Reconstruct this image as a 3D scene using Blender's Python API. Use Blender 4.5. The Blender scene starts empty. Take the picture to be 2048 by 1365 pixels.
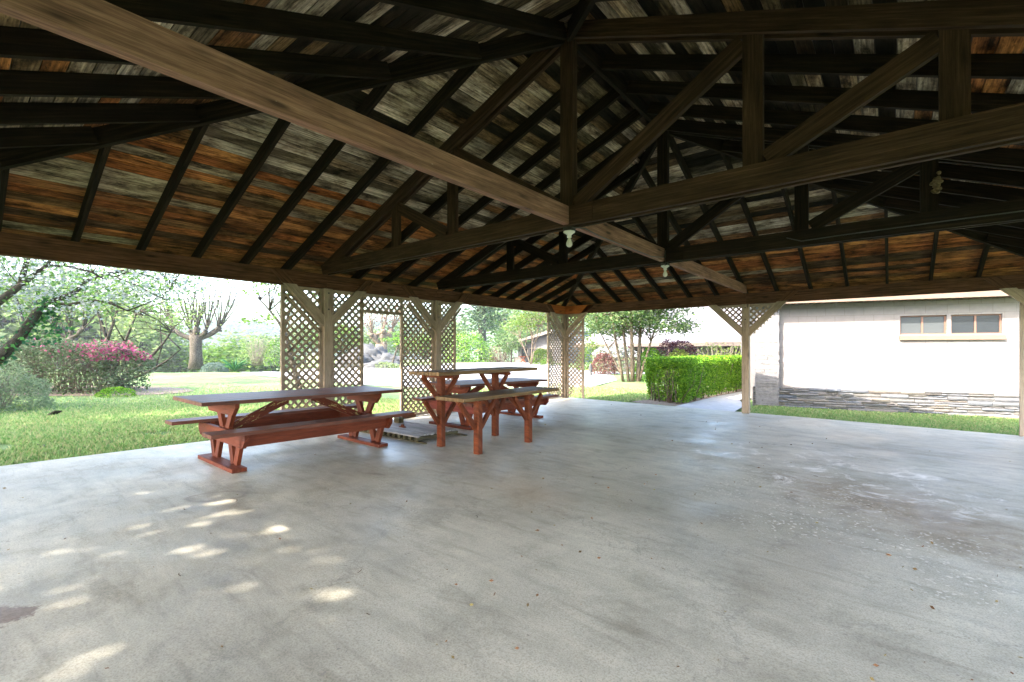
import bpy, math, random
import numpy as np
from mathutils import Vector, noise
R = math.radians
random.seed(7); rng = np.random.default_rng(7)
sc = bpy.context.scene
COL = sc.collection

# ------------------------------------------------------------------ camera, sky, sun, exposure
F = 927.46; Y0 = 698.93; YAW = .6860
CU, CV, H = 7.0574, 10.9496, 1.35
cs, sn = math.cos(YAW), math.sin(YAW)
cam_d = bpy.data.cameras.new('camera'); cam = bpy.data.objects.new('camera', cam_d); COL.objects.link(cam)
cam.location = (CU, -CV, H); cam.rotation_euler = (R(90), 0, YAW)
cam_d.sensor_width = 36; cam_d.lens = 36 * F / 2048; cam_d.shift_y = (Y0 - 682.5) / 2048
cam_d.clip_start = .05; cam_d.clip_end = 3000
sc.camera = cam
SUN_EL, SUN_AZ = R(39), R(196)          # azimuth clockwise from +Y
w = bpy.data.worlds.new('World'); sc.world = w; w.use_nodes = True
wn = w.node_tree; wn.nodes.clear()
sky = wn.nodes.new('ShaderNodeTexSky'); sky.sky_type = 'NISHITA'; sky.sun_disc = False
sky.sun_elevation = SUN_EL; sky.sun_rotation = SUN_AZ; sky.air_density = 1.0; sky.dust_density = 2.2; sky.ozone_density = 1.0
bg = wn.nodes.new('ShaderNodeBackground'); bg.inputs[1].default_value = .15
wo = wn.nodes.new('ShaderNodeOutputWorld'); wn.links.new(sky.outputs[0], bg.inputs[0]); wn.links.new(bg.outputs[0], wo.inputs[0])
sd = bpy.data.lights.new('sun', 'SUN'); sd.energy = 2.0; sd.angle = R(.55); sd.color = (1, .94, .86)
so = bpy.data.objects.new('sun', sd); COL.objects.link(so)
tosun = Vector((math.sin(SUN_AZ) * math.cos(SUN_EL), math.cos(SUN_AZ) * math.cos(SUN_EL), math.sin(SUN_EL)))
so.rotation_euler = (-tosun).to_track_quat('-Z', 'Y').to_euler(); so.location = (0, -20, 20)
vs = sc.view_settings; vs.view_transform = 'Standard'; vs.look = 'None'; vs.gamma = 1; vs.exposure = 3.7
sc.cycles.max_bounces = 8; sc.cycles.diffuse_bounces = 5; sc.cycles.transparent_max_bounces = 8
sc.cycles.use_denoising = True

# ------------------------------------------------------------------ helpers
def W(px, py, Z):
    """world point seen at photo pixel (px,py) at depth Z (metres along the view axis)"""
    X = (px - 1024) / F * Z
    return Vector((CU + X * cs - Z * sn, -(CV - X * sn - Z * cs), H - (py - Y0) / F * Z))
def G(px, Z, z=-.12):
    p = W(px, 0, Z); return Vector((p.x, p.y, z))
def fl(u, v): return -.0063 * u + .0123 * v
def P(u, v, z): return Vector((u, -v, z))
def sstep(a, b, x):
    t = min(1, max(0, (x - a) / (b - a))); return t * t * (3 - 2 * t)

def tag(o, label=None, cat=None, group=None, kind=None):
    if label: o['label'] = label
    if cat: o['category'] = cat
    if group: o['group'] = group
    if kind: o['kind'] = kind
    return o
def empty(name, loc, label, cat, group=None, rz=0):
    o = bpy.data.objects.new(name, None); COL.objects.link(o); o.location = loc; o.rotation_euler = (0, 0, rz)
    o.empty_display_size = .2
    return tag(o, label, cat, group)
def copy_tree(o, parent=None):
    c = o.copy(); COL.objects.link(c); c.parent = parent
    for ch in list(o.children): copy_tree(ch, c)
    return c

class MB:
    """collects faces with uvs (u = metres along the grain) and a colour"""
    def __init__(s): s.v = []; s.f = []; s.uv = []; s.c = []; s.sm = []
    def quadface(s, idx, uvs, col=(1, 1, 1, 1), smooth=False):
        s.f.append(idx); s.uv.extend(uvs); s.c.extend([col] * len(idx)); s.sm.append(smooth)
    def hexa(s, p, col=(1, 1, 1, 1), L=None):
        """8 points: end A (4, ring) then end B (4, ring); grain runs A->B"""
        b = len(s.v); s.v.extend([tuple(q) for q in p])
        L = L or (Vector(p[4]) - Vector(p[0])).length
        o = random.uniform(0, 40); o2 = random.uniform(0, 40); acc = o2
        for i in range(4):
            j = (i + 1) % 4
            wd = (Vector(p[j]) - Vector(p[i])).length
            s.quadface((b + i, b + 4 + i, b + 4 + j, b + j), [(o, acc), (o + L, acc), (o + L, acc + wd), (o, acc + wd)], col)
            acc += wd
        e1 = (Vector(p[1]) - Vector(p[0])).length; e2 = (Vector(p[2]) - Vector(p[1])).length
        s.quadface((b, b + 1, b + 2, b + 3), [(o, o2), (o, o2 + e1), (o + e2, o2 + e1), (o + e2, o2)], col)
        s.quadface((b + 7, b + 6, b + 5, b + 4), [(o, o2), (o, o2 + e1), (o + e2, o2 + e1), (o + e2, o2)], col)
    def bar(s, a, b, w_, h_, up=(0, 0, 1), col=(1, 1, 1, 1)):
        """beam from a to b, w_ = width sideways, h_ = height along up"""
        a = Vector(a); b = Vector(b); d = (b - a).normalized(); up = Vector(up)
        side = d.cross(up)
        if side.length < 1e-4: side = d.cross(Vector((1, 0, 0)))
        side.normalize(); up2 = side.cross(d).normalized()
        ring = [(-.5, -.5), (.5, -.5), (.5, .5), (-.5, .5)]
        pts = [a + side * (x * w_) + up2 * (y * h_) for x, y in ring] + [b + side * (x * w_) + up2 * (y * h_) for x, y in ring]
        s.hexa(pts, col)
    def box(s, x0, x1, y0, y1, z0, z1, col=(1, 1, 1, 1), axis=None):
        d = (x1 - x0, y1 - y0, z1 - z0)
        ax = axis if axis is not None else max(range(3), key=lambda i: d[i])
        c = ((x0 + x1) / 2, (y0 + y1) / 2, (z0 + z1) / 2)
        if ax == 0: s.bar((x0, c[1], c[2]), (x1, c[1], c[2]), d[1], d[2], (0, 0, 1), col)
        elif ax == 1: s.bar((c[0], y0, c[2]), (c[0], y1, c[2]), d[0], d[2], (0, 0, 1), col)
        else: s.bar((c[0], c[1], z0), (c[0], c[1], z1), d[1], d[0], (1, 0, 0), col)
    def prism(s, pts, ext, col=(1, 1, 1, 1), gdir=None):
        """polygon pts (ccw list of Vector) extruded by vector ext"""
        b = len(s.v); n = len(pts); pts = [Vector(p) for p in pts]; ext = Vector(ext)
        s.v.extend([tuple(p) for p in pts]); s.v.extend([tuple(p + ext) for p in pts])
        g = Vector(gdir) if gdir else (pts[1] - pts[0]); g = g.normalized()
        nn = ext.normalized(); t = nn.cross(g).normalized(); o = random.uniform(0, 30)
        uv = [(p.dot(g) + o, p.dot(t)) for p in pts]
        s.quadface(tuple(range(b + n - 1, b - 1, -1)), uv[::-1], col)
        s.quadface(tuple(range(b + n, b + 2 * n)), uv, col)
        for i in range(n):
            j = (i + 1) % n; e = ext.length
            s.quadface((b + i, b + j, b + n + j, b + n + i), [(uv[i][0], uv[i][1]), (uv[j][0], uv[j][1]), (uv[j][0], uv[j][1] + e), (uv[i][0], uv[i][1] + e)], col)
    def tube(s, path, rad, n=6, col=(1, 1, 1, 1), cap=True):
        path = [Vector(p) for p in path]; rings = []
        L = 0
        for i, p in enumerate(path):
            d = (path[min(i + 1, len(path) - 1)] - path[max(i - 1, 0)])
            d = d.normalized() if d.length > 1e-6 else Vector((0, 0, 1))
            a = d.cross(Vector((0, 0, 1)));
            if a.length < .1: a = d.cross(Vector((1, 0, 0)))
            a.normalize(); b2 = d.cross(a).normalized()
            if i: L += (p - path[i - 1]).length
            r = rad[i] if hasattr(rad, '__len__') else rad
            base = len(s.v)
            for k in range(n):
                t = 2 * math.pi * k / n
                s.v.append(tuple(p + a * (r * math.cos(t)) + b2 * (r * math.sin(t))))
            rings.append((base, L, r))
        for i in range(len(rings) - 1):
            b0, l0, r0 = rings[i]; b1, l1, r1 = rings[i + 1]
            for k in range(n):
                j = (k + 1) % n; u0 = k / n * 6.28 * r0; u1 = (k + 1) / n * 6.28 * r0
                s.quadface((b0 + k, b0 + j, b1 + j, b1 + k), [(l0, u0), (l0, u1), (l1, u1), (l1, u0)], col, True)
        if cap:
            b0 = rings[0][0]; b1 = rings[-1][0]
            s.quadface(tuple(b0 + k for k in range(n - 1, -1, -1)), [(0, 0)] * n, col)
            s.quadface(tuple(b1 + k for k in range(n)), [(0, 0)] * n, col)
    def lathe(s, prof, c, n=20, col=(1, 1, 1, 1)):
        """prof: list of (r,z) ; axis z through c"""
        c = Vector(c); rings = []
        for r, z in prof:
            rings.append(len(s.v))
            for k in range(n):
                t = 2 * math.pi * k / n; s.v.append((c.x + r * math.cos(t), c.y + r * math.sin(t), c.z + z))
        for a, b in zip(rings, rings[1:]):
            for k in range(n):
                j = (k + 1) % n; s.quadface((a + k, a + j, b + j, b + k), [(0, 0)] * 4, col, True)
    def build(s, name, mat, parent=None, inv=None):
        me = bpy.data.meshes.new(name)
        vv = s.v
        if inv is not None: vv = [tuple(inv @ Vector(p)) for p in vv]
        me.from_pydata(vv, [], s.f); me.materials.append(mat)
        ul = me.uv_layers.new(name='UVMap'); ul.data.foreach_set('uv', np.array(s.uv, dtype=np.float32).ravel())
        ca = me.color_attributes.new('bc', 'FLOAT_COLOR', 'CORNER')
        ca.data.foreach_set('color', np.array([(c if len(c) == 4 else (*c, 1)) for c in s.c], dtype=np.float32).ravel())
        me.polygons.foreach_set('use_smooth', np.array(s.sm, dtype=bool)); me.update()
        o = bpy.data.objects.new(name, me); COL.objects.link(o)
        if parent: o.parent = parent
        return o

def leaves_mesh(name, cen, size, mat, parent=None, flat=.35, aspect=.55, droop=None, sizevar=.4):
    """many leaf-sized rhombi; cen (n,3)"""
    n = len(cen)
    d = rng.normal(size=(n, 3)); d[:, 2] *= flat; d /= np.linalg.norm(d, axis=1, keepdims=True) + 1e-9
    if droop is not None: d[:, 2] -= droop; d /= np.linalg.norm(d, axis=1, keepdims=True) + 1e-9
    t = rng.normal(size=(n, 3)); b = np.cross(d, t); b /= np.linalg.norm(b, axis=1, keepdims=True) + 1e-9
    s_ = size * (1 + rng.uniform(-sizevar, sizevar, size=(n, 1)))
    v = np.empty((n, 4, 3)); v[:, 0] = cen - d * s_ * .5; v[:, 1] = cen + b * s_ * aspect * .5; v[:, 2] = cen + d * s_ * .5; v[:, 3] = cen - b * s_ * aspect * .5
    me = bpy.data.meshes.new(name)
    me.vertices.add(4 * n); me.vertices.foreach_set('co', v.astype(np.float32).ravel())
    me.loops.add(4 * n); me.loops.foreach_set('vertex_index', np.arange(4 * n, dtype=np.int32))
    me.polygons.add(n); me.polygons.foreach_set('loop_start', np.arange(0, 4 * n, 4, dtype=np.int32))
    me.update(calc_edges=True); me.materials.append(mat)
    o = bpy.data.objects.new(name, me); COL.objects.link(o)
    if parent: o.parent = parent
    return o

# ------------------------------------------------------------------ materials
def newmat(name):
    m = bpy.data.materials.new(name); m.use_nodes = True; t = m.node_tree
    b = t.nodes['Principled BSDF']; return m, t, b
def nd(t, typ, **kw):
    n = t.nodes.new(typ)
    for k, v in kw.items():
        if k == 'ins':
            for a, b in v.items(): n.inputs[a].default_value = b
        else: setattr(n, k, v)
    return n
def ramp(t, src, stops):
    r = t.nodes.new('ShaderNodeValToRGB'); e = r.color_ramp.elements
    while len(e) > 1: e.remove(e[-1])
    e[0].position = stops[0][0]; e[0].color = (*stops[0][1], 1)
    for p, c in stops[1:]:
        x = e.new(p); x.color = (*c, 1)
    t.links.new(src, r.inputs[0]); return r.outputs[0]
def mixc(t, fac, a, b, mode='MIX'):
    m = t.nodes.new('ShaderNodeMix'); m.data_type = 'RGBA'; m.blend_type = mode
    for i, x in ((0, fac), (6, a), (7, b)):
        if hasattr(x, 'links') or hasattr(x, 'is_output'): t.links.new(x, m.inputs[i])
        elif i == 0: m.inputs[0].default_value = x
        else: m.inputs[i].default_value = (*x, 1)
    return m.outputs[2]
def uvnoise(t, sx, sy, scale=1, detail=4, rough=.6, src='UV'):
    tc = t.nodes.new('ShaderNodeTexCoord'); mp = t.nodes.new('ShaderNodeMapping'); mp.inputs['Scale'].default_value = (sx, sy, sx)
    t.links.new(tc.outputs[src], mp.inputs[0])
    n = nd(t, 'ShaderNodeTexNoise', ins={'Scale': scale, 'Detail': detail, 'Roughness': rough}); t.links.new(mp.outputs[0], n.inputs[0]); return n
def bump(t, b, src, strength=.3, dist=.01):
    n = nd(t, 'ShaderNodeBump', ins={'Strength': strength, 'Distance': dist}); t.links.new(src, n.inputs['Height']); t.links.new(n.outputs[0], b.inputs['Normal'])
def wood(name, base, dark, light, rough=.8, wear=None, wearamt=.62, attr=False, grain=(1.2, 26), spec=.3):
    m, t, b = newmat(name)
    n1 = uvnoise(t, grain[0], grain[1], 1.5, 5, .65)
    n2 = uvnoise(t, 1.6, 3.5, 1.3, 4, .6)
    c = ramp(t, n1.outputs[0], [(.3, dark), (.5, base), (.7, light)])
    nf = uvnoise(t, 5, 130, 1.2, 3, .6)
    c = mixc(t, .8, c, ramp(t, nf.outputs[0], [(.3, (.55, .52, .5)), (.5, (1, 1, 1)), (.7, (1.3, 1.28, 1.25))]), 'MULTIPLY')
    tk = t.nodes.new('ShaderNodeTexCoord'); mk = t.nodes.new('ShaderNodeMapping'); mk.inputs['Scale'].default_value = (1.6, 6.5, 1); t.links.new(tk.outputs['UV'], mk.inputs[0])
    vk = nd(t, 'ShaderNodeTexVoronoi', ins={'Scale': 1.0, 'Randomness': 1.0}); t.links.new(mk.outputs[0], vk.inputs[0])
    c = mixc(t, ramp(t, vk.outputs['Distance'], [(.05, (.85, .85, .85)), (.11, (.25, .25, .25)), (.17, (0, 0, 0))]), c, tuple(x * .35 for x in dark))
    if attr:
        a = nd(t, 'ShaderNodeAttribute', attribute_name='bc'); c = mixc(t, 1.0, a.outputs[0], c, 'MULTIPLY')
    g = nd(t, 'ShaderNodeNewGeometry')
    rnd = ramp(t, g.outputs['Random Per Island'], [(0, (.72, .72, .72)), (1, (1.2, 1.16, 1.1))])
    c = mixc(t, 1.0, c, rnd, 'MULTIPLY')
    st = ramp(t, n2.outputs[0], [(.3, (.55, .55, .5)), (.5, (1, 1, 1)), (.75, (1.15, 1.12, 1.08))])
    c = mixc(t, .8, c, st, 'MULTIPLY')
    if wear:
        n3 = uvnoise(t, 5, 22, 1.6, 6, .7)
        f = ramp(t, n3.outputs[0], [(wearamt, (0, 0, 0)), (wearamt + .05, (1, 1, 1))])
        c = mixc(t, f, c, wear)
    t.links.new(c, b.inputs['Base Color']); b.inputs['Roughness'].default_value = rough; b.inputs['Specular IOR Level'].default_value = spec
    bump(t, b, n1.outputs[0], .35, .004)
    return m
def leafmat(name, cols, transl=.45, rough=.55):
    m, t, b = newmat(name)
    g = nd(t, 'ShaderNodeNewGeometry')
    c = ramp(t, g.outputs['Random Per Island'], [(i / max(1, len(cols) - 1), x) for i, x in enumerate(cols)])
    t.links.new(c, b.inputs['Base Color']); b.inputs['Roughness'].default_value = rough; b.inputs['Specular IOR Level'].default_value = .12
    tr = nd(t, 'ShaderNodeBsdfTranslucent'); t.links.new(c, tr.inputs[0])
    mx = nd(t, 'ShaderNodeMixShader'); mx.inputs[0].default_value = transl
    t.links.new(b.outputs[0], mx.inputs[1]); t.links.new(tr.outputs[0], mx.inputs[2])
    t.links.new(mx.outputs[0], t.nodes['Material Output'].inputs[0]); return m
def plain(name, col, rough=.6, metal=0, nscale=None, var=.15, spec=.5, src='Object', bstr=.2):
    m, t, b = newmat(name); b.inputs['Roughness'].default_value = rough; b.inputs['Metallic'].default_value = metal; b.inputs['Specular IOR Level'].default_value = spec
    if nscale:
        n = uvnoise(t, 1, 1, nscale, 5, .6, src)
        c = ramp(t, n.outputs[0], [(.3, tuple(x * (1 - var) for x in col)), (.7, tuple(min(1, x * (1 + var)) for x in col))])
        t.links.new(c, b.inputs['Base Color']); bump(t, b, n.outputs[0], bstr, .01)
    else: b.inputs['Base Color'].default_value = (*col, 1)
    return m

M = {}
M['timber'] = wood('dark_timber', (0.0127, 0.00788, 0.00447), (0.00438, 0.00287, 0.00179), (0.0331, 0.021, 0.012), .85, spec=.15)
M['timber_l'] = wood('weathered_timber', (0.243, 0.128, 0.0921), (0.122, 0.0636, 0.0485), (0.366, 0.206, 0.159), .8, wear=(0.853, 0.615, 0.582), wearamt=.69, spec=.2)
M['beam'] = wood('beam_timber', (0.0922, 0.0411, 0.0199), (0.0245, 0.0112, 0.00663), (0.159, 0.0748, 0.042), .8, spec=.15)
M['taupe'] = wood('taupe_paint', (0.323, 0.254, 0.193), (0.237, 0.184, 0.136), (0.378, 0.306, 0.237), .6, wear=(0.189, 0.142, 0.0988), wearamt=.8, grain=(1.5, 12), spec=.15)
M['orange'] = wood('orange_stain', (.36, .11, .025), (.26, .07, .015), (.45, .15, .04), .6, spec=.15)
m, t, b = newmat('deck_boards'); M['deck'] = m
a_ = nd(t, 'ShaderNodeAttribute', attribute_name='bc')
g1 = uvnoise(t, 1.3, 34, 1.2, 6, .7); g2 = uvnoise(t, 2.2, 5, 1.1, 6, .7); g3 = uvnoise(t, 7, 40, 1.5, 3, .6); g4 = uvnoise(t, .9, 1.2, 1, 3, .5)
c = mixc(t, 1, a_.outputs[0], ramp(t, g1.outputs[0], [(.3, (.06, .055, .05)), (.44, (.28, .24, .2)), (.6, (.6, .52, .43)), (.75, (.9, .79, .68))]), 'MULTIPLY')
c = mixc(t, 1, c, ramp(t, g2.outputs[0], [(.36, (.08, .07, .06)), (.46, (.55, .5, .45)), (.56, (1, 1, 1)), (.75, (1.3, 1.25, 1.2))]), 'MULTIPLY')
c = mixc(t, 1, c, ramp(t, g3.outputs[0], [(.33, (.4, .38, .36)), (.42, (1, 1, 1))]), 'MULTIPLY')
c = mixc(t, ramp(t, g4.outputs[0], [(.5, (0, 0, 0)), (.68, (.7, .7, .7))]), c, (.008, .007, .004))
t.links.new(c, b.inputs['Base Color']); b.inputs['Roughness'].default_value = .85; b.inputs['Specular IOR Level'].default_value = .15; bump(t, b, g1.outputs[0], .4, .004)
M['red'] = wood('red_paint', (0.139, 0.0306, 0.012), (0.0984, 0.0198, 0.008), (0.172, 0.0432, 0.018), .6, wear=(0.246, 0.198, 0.1), wearamt=.74, grain=(1, 14), spec=.15)
M['red_worn'] = wood('worn_red_paint', (.11, .022, .009), (.06, .013, .006), (.15, .034, .014), .6, wear=(.42, .34, .13), wearamt=.56, grain=(1, 12), spec=.15)
M['redtop'] = wood('faded_red_top', (0.133, 0.0446, 0.0252), (0.0854, 0.026, 0.014), (0.192, 0.0706, 0.0419), .5, grain=(1, 18), spec=.25)
M['pinkred'] = wood('faded_pink_paint', (0.205, 0.0441, 0.0315), (0.158, 0.0284, 0.0189), (0.252, 0.0709, 0.0551), .6, grain=(1, 14), spec=.15)
M['brown'] = wood('red_brown_stain', (0.128, 0.0314, 0.0104), (0.08, 0.0187, 0.00665), (0.168, 0.0467, 0.0171), .6, wear=(0.192, 0.128, 0.0665), wearamt=.78, grain=(1, 14), spec=.15)
M['tantop'] = wood('weathered_tan_top', (0.144, 0.0853, 0.0371), (0.0763, 0.044, 0.0171), (0.22, 0.139, 0.0714), .6, grain=(1, 18), spec=.2)
M['grey_slat'] = wood('grey_slats', (0.33, 0.308, 0.298), (0.198, 0.182, 0.165), (0.44, 0.418, 0.408), .65, grain=(1, 18))
M['slat_under'] = wood('mossy_slats', (0.09, 0.075, 0.0375), (0.045, 0.0375, 0.0225), (0.18, 0.15, 0.075), .8)
M['porcelain'] = plain('porcelain', (0.62, 0.6, 0.55), .25)
M['bulbglass'] = plain('frosted_bulb', (0.62, 0.57, 0.47), .15)
M['darkmetal'] = plain('dark_metal', (.05, .045, .04), .5, .6)
M['cable'] = plain('grey_cable', (0.056, 0.056, 0.0525), .5)
M['nest'] = plain('dry_mud', (0.138, 0.0935, 0.0445), .9, 0, 60, .4)
M['shingle'] = plain('roof_shingles', (0.072, 0.06, 0.054), .9, 0, 8, .25)
M['bark'] = wood('grey_bark', (0.0591, 0.0511, 0.0403), (0.0236, 0.0213, 0.0171), (0.103, 0.0926, 0.0756), .9, grain=(6, 8), spec=.1)
M['bark_w'] = wood('light_bark', (0.154, 0.119, 0.084), (0.084, 0.063, 0.042), (0.224, 0.182, 0.14), .9, grain=(6, 8), spec=.1)
M['stem'] = plain('twig_bark', (0.102, 0.072, 0.051), .9)
M['stem_l'] = plain('pale_twig', (0.17, 0.145, 0.11), .9)
# concrete floor
m, t, b = newmat('concrete'); M['concrete'] = m
tc = nd(t, 'ShaderNodeTexCoord')
def onoise(scale, detail=5, rough=.6, dist=0):
    n = nd(t, 'ShaderNodeTexNoise', ins={'Scale': scale, 'Detail': detail, 'Roughness': rough, 'Distortion': dist}); t.links.new(tc.outputs['Object'], n.inputs[0]); return n
n1 = onoise(.45, 4, .55, .4); n2 = onoise(3.2, 6, .65, .6); n3 = onoise(70, 3, .7); n4 = onoise(1.3, 8, .68, .25)
sv = nd(t, 'ShaderNodeMapping'); sv.inputs['Rotation'].default_value = (0, 0, .5); sv.inputs['Scale'].default_value = (1.2, 5, 1); t.links.new(tc.outputs['Object'], sv.inputs[0])
n6 = nd(t, 'ShaderNodeTexNoise', ins={'Scale': 1.5, 'Detail': 8, 'Roughness': .68, 'Distortion': .5}); t.links.new(sv.outputs[0], n6.inputs[0])
c = ramp(t, n1.outputs[0], [(.32, (.325, .292, .226)), (.5, (.41, .374, .293)), (.68, (.5, .458, .362))])
c = mixc(t, .9, c, ramp(t, n2.outputs[0], [(.3, (.76, .76, .74)), (.5, (1, 1, 1)), (.7, (1.12, 1.12, 1.12))]), 'MULTIPLY')
c = mixc(t, .8, c, ramp(t, n4.outputs[0], [(.32, (.8, .79, .76)), (.48, (1, 1, 1)), (.66, (1.1, 1.1, 1.09))]), 'MULTIPLY')
c = mixc(t, .85, c, ramp(t, n6.outputs[0], [(.33, (.74, .73, .7)), (.47, (1, 1, 1)), (.68, (1.16, 1.15, 1.13))]), 'MULTIPLY')
c = mixc(t, .7, c, ramp(t, onoise(130, 2, .6).outputs[0], [(.36, (.68, .67, .65)), (.48, (1, 1, 1)), (.66, (1.15, 1.15, 1.15))]), 'MULTIPLY')
vc = nd(t, 'ShaderNodeTexVoronoi', feature='DISTANCE_TO_EDGE', ins={'Scale': .42}); vn = onoise(1.6, 6, .7)
va = nd(t, 'ShaderNodeVectorMath', operation='ADD'); vm_ = nd(t, 'ShaderNodeVectorMath', operation='SCALE'); vm_.inputs['Scale'].default_value = .8; t.links.new(vn.outputs['Color'], vm_.inputs[0]); t.links.new(tc.outputs['Object'], va.inputs[0]); t.links.new(vm_.outputs[0], va.inputs[1]); t.links.new(va.outputs[0], vc.inputs[0])
c = mixc(t, ramp(t, vc.outputs['Distance'], [(.0, (.5, .5, .5)), (.004, (0, 0, 0))]), c, (.2, .18, .15))
sp2 = ramp(t, onoise(28, 2, .5).outputs[0], [(.73, (0, 0, 0)), (.76, (1, 1, 1))])
c = mixc(t, sp2, c, (.25, .22, .18))
c = mixc(t, .6, c, ramp(t, n3.outputs[0], [(.3, (.82, .82, .82)), (.7, (1.12, 1.12, 1.12))]), 'MULTIPLY')
def blob(cx, cy, rx, ry, rot=0, nz=None, kz=1.3):
    mp = nd(t, 'ShaderNodeMapping'); mp.vector_type = 'TEXTURE'; mp.inputs['Location'].default_value = (cx, cy, 0); mp.inputs['Rotation'].default_value = (0, 0, rot); mp.inputs['Scale'].default_value = (rx, ry, 1)
    sx = nd(t, 'ShaderNodeVectorMath', operation='MULTIPLY'); sx.inputs[1].default_value = (1, 1, 0)
    t.links.new(tc.outputs['Object'], sx.inputs[0]); t.links.new(sx.outputs[0], mp.inputs[0])
    ln = nd(t, 'ShaderNodeVectorMath', operation='LENGTH'); t.links.new(mp.outputs[0], ln.inputs[0])
    ad = nd(t, 'ShaderNodeMath', operation='MULTIPLY_ADD'); ad.inputs[1].default_value = kz; t.links.new((nz or n2).outputs[0], ad.inputs[0]); t.links.new(ln.outputs['Value'], ad.inputs[2])
    k_ = nd(t, 'ShaderNodeMath', operation='MULTIPLY'); k_.inputs[1].default_value = .4; t.links.new(ad.outputs[0], k_.inputs[0])
    return k_.outputs[0]
def w2(*a): return W(*a)
# brown damp stain on the right half, with pale mineral specks
br = ramp(t, blob(7.1, -6.0, 1.5, .75, R(-40)), [(0.36, (1, 1, 1)), (0.7, (0, 0, 0))])
c = mixc(t, br, c, mixc(t, 1.0, c, (.66, .56, .45), 'MULTIPLY'))
vor = nd(t, 'ShaderNodeTexVoronoi', ins={'Scale': 26, 'Randomness': 1}); vd_ = nd(t, 'ShaderNodeVectorMath', operation='ADD'); vs_ = nd(t, 'ShaderNodeVectorMath', operation='SCALE'); vs_.inputs['Scale'].default_value = .07; t.links.new(onoise(14, 4, .7).outputs['Color'], vs_.inputs[0]); t.links.new(tc.outputs['Object'], vd_.inputs[0]); t.links.new(vs_.outputs[0], vd_.inputs[1]); t.links.new(vd_.outputs[0], vor.inputs[0])
spk = ramp(t, vor.outputs['Distance'], [(.17, (1, 1, 1)), (.3, (0, 0, 0))])
spz = ramp(t, blob(6.7, -6.5, 1.9, 1.15, R(-40)), [(0.4, (1, 1, 1)), (0.62, (0, 0, 0))])
spn = ramp(t, n4.outputs[0], [(.42, (0, 0, 0)), (.56, (.9, .9, .9))])
sp = mixc(t, 1.0, mixc(t, 1.0, spk, spz, 'MULTIPLY'), spn, 'MULTIPLY')
c = mixc(t, sp, c, (.85, .77, .66))
pale = ramp(t, onoise(2.4, 7, .75, .8).outputs[0], [(.53, (0, 0, 0)), (.66, (1, 1, 1))])
pz = ramp(t, blob(6.6, -4.9, 2.4, 1.4, R(-20)), [(.42, (1, 1, 1)), (.72, (0, 0, 0))])
c = mixc(t, mixc(t, 1.0, pale, pz, 'MULTIPLY'), c, (.8, .74, .66))
# rust tint in the middle of the slab, dirt patch near the left corner of the frame, ring stain
c = mixc(t, ramp(t, blob(4.5, -7.6, .7, .4, R(-20)), [(0.32, (.45, .45, .45)), (0.68, (0, 0, 0))]), c, (.42, .31, .2))
n5 = onoise(9, 7, .75)
c = mixc(t, ramp(t, blob(3.84, -10.8, .17, .12, R(40), n5, 2.6), [(.84, (1, 1, 1)), (.92, (0, 0, 0))]), c, mixc(t, n3.outputs[0], (.05, .035, .025), (.3, .22, .16)))
rg = ramp(t, blob(2.62, -9.5, .24, .15, R(50)), [(0.536, (0, 0, 0)), (0.592, (.6, .6, .6)), (0.612, (.6, .6, .6)), (0.648, (0, 0, 0))])
c = mixc(t, rg, c, (.2, .17, .14))
c = mixc(t, ramp(t, blob(2.99, -8.18, .2, .06, R(20)), [(0.44, (.55, .55, .55)), (0.6, (0, 0, 0))]), c, (.19, .155, .12))
t.links.new(c, b.inputs['Base Color'])
rr = ramp(t, n4.outputs[0], [(.4, (.38, .38, .38)), (.6, (.62, .62, .62))]); t.links.new(rr, b.inputs['Roughness'])
b.inputs['Specular IOR Level'].default_value = .4
mh = nd(t, 'ShaderNodeMath', operation='MULTIPLY_ADD'); mh.inputs[1].default_value = .25
t.links.new(n3.outputs[0], mh.inputs[0]); t.links.new(n2.outputs[0], mh.inputs[2]); bump(t, b, mh.outputs[0], .22, .012)
# lawn
m, t, b = newmat('lawn'); M['lawn'] = m; tc = nd(t, 'ShaderNodeTexCoord')
n1 = onoise(.35, 5, .6); n2 = onoise(4, 6, .7); n3 = onoise(45, 3, .7)
c = ramp(t, n1.outputs[0], [(.3, (.1, .15, .06)), (.5, (.14, .2, .08)), (.7, (.22, .25, .11))])
c = mixc(t, .9, c, ramp(t, n2.outputs[0], [(.3, (.65, .7, .6)), (.6, (1.1, 1.1, 1.1)), (.8, (1.5, 1.3, 1.0))]), 'MULTIPLY')
c = mixc(t, .9, c, ramp(t, n3.outputs[0], [(.3, (.5, .5, .5)), (.7, (1.5, 1.5, 1.4))]), 'MULTIPLY')
t.links.new(c, b.inputs['Base Color']); b.inputs['Roughness'].default_value = .95; b.inputs['Specular IOR Level'].default_value = .1
bump(t, b, n3.outputs[0], .8, .03)
M['mulch'] = plain('leaf_mulch', (0.182, 0.126, 0.084), .95, 0, 14, .5, bstr=.8)
M['drive'] = plain('pale_concrete_drive', (0.237, 0.228, 0.217), .9, 0, 1.5, .1)
M['walk'] = plain('walk_concrete', (0.396, 0.378, 0.36), .85, 0, 5, .14)
M['blade'] = leafmat('grass_blades', [(0.115, 0.206, 0.055), (0.167, 0.297, 0.08), (0.258, 0.373, 0.11), (0.335, 0.399, 0.15), (0.438, 0.386, 0.18), (0.155, 0.258, 0.07)], .35)
M['block'] = None
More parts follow.
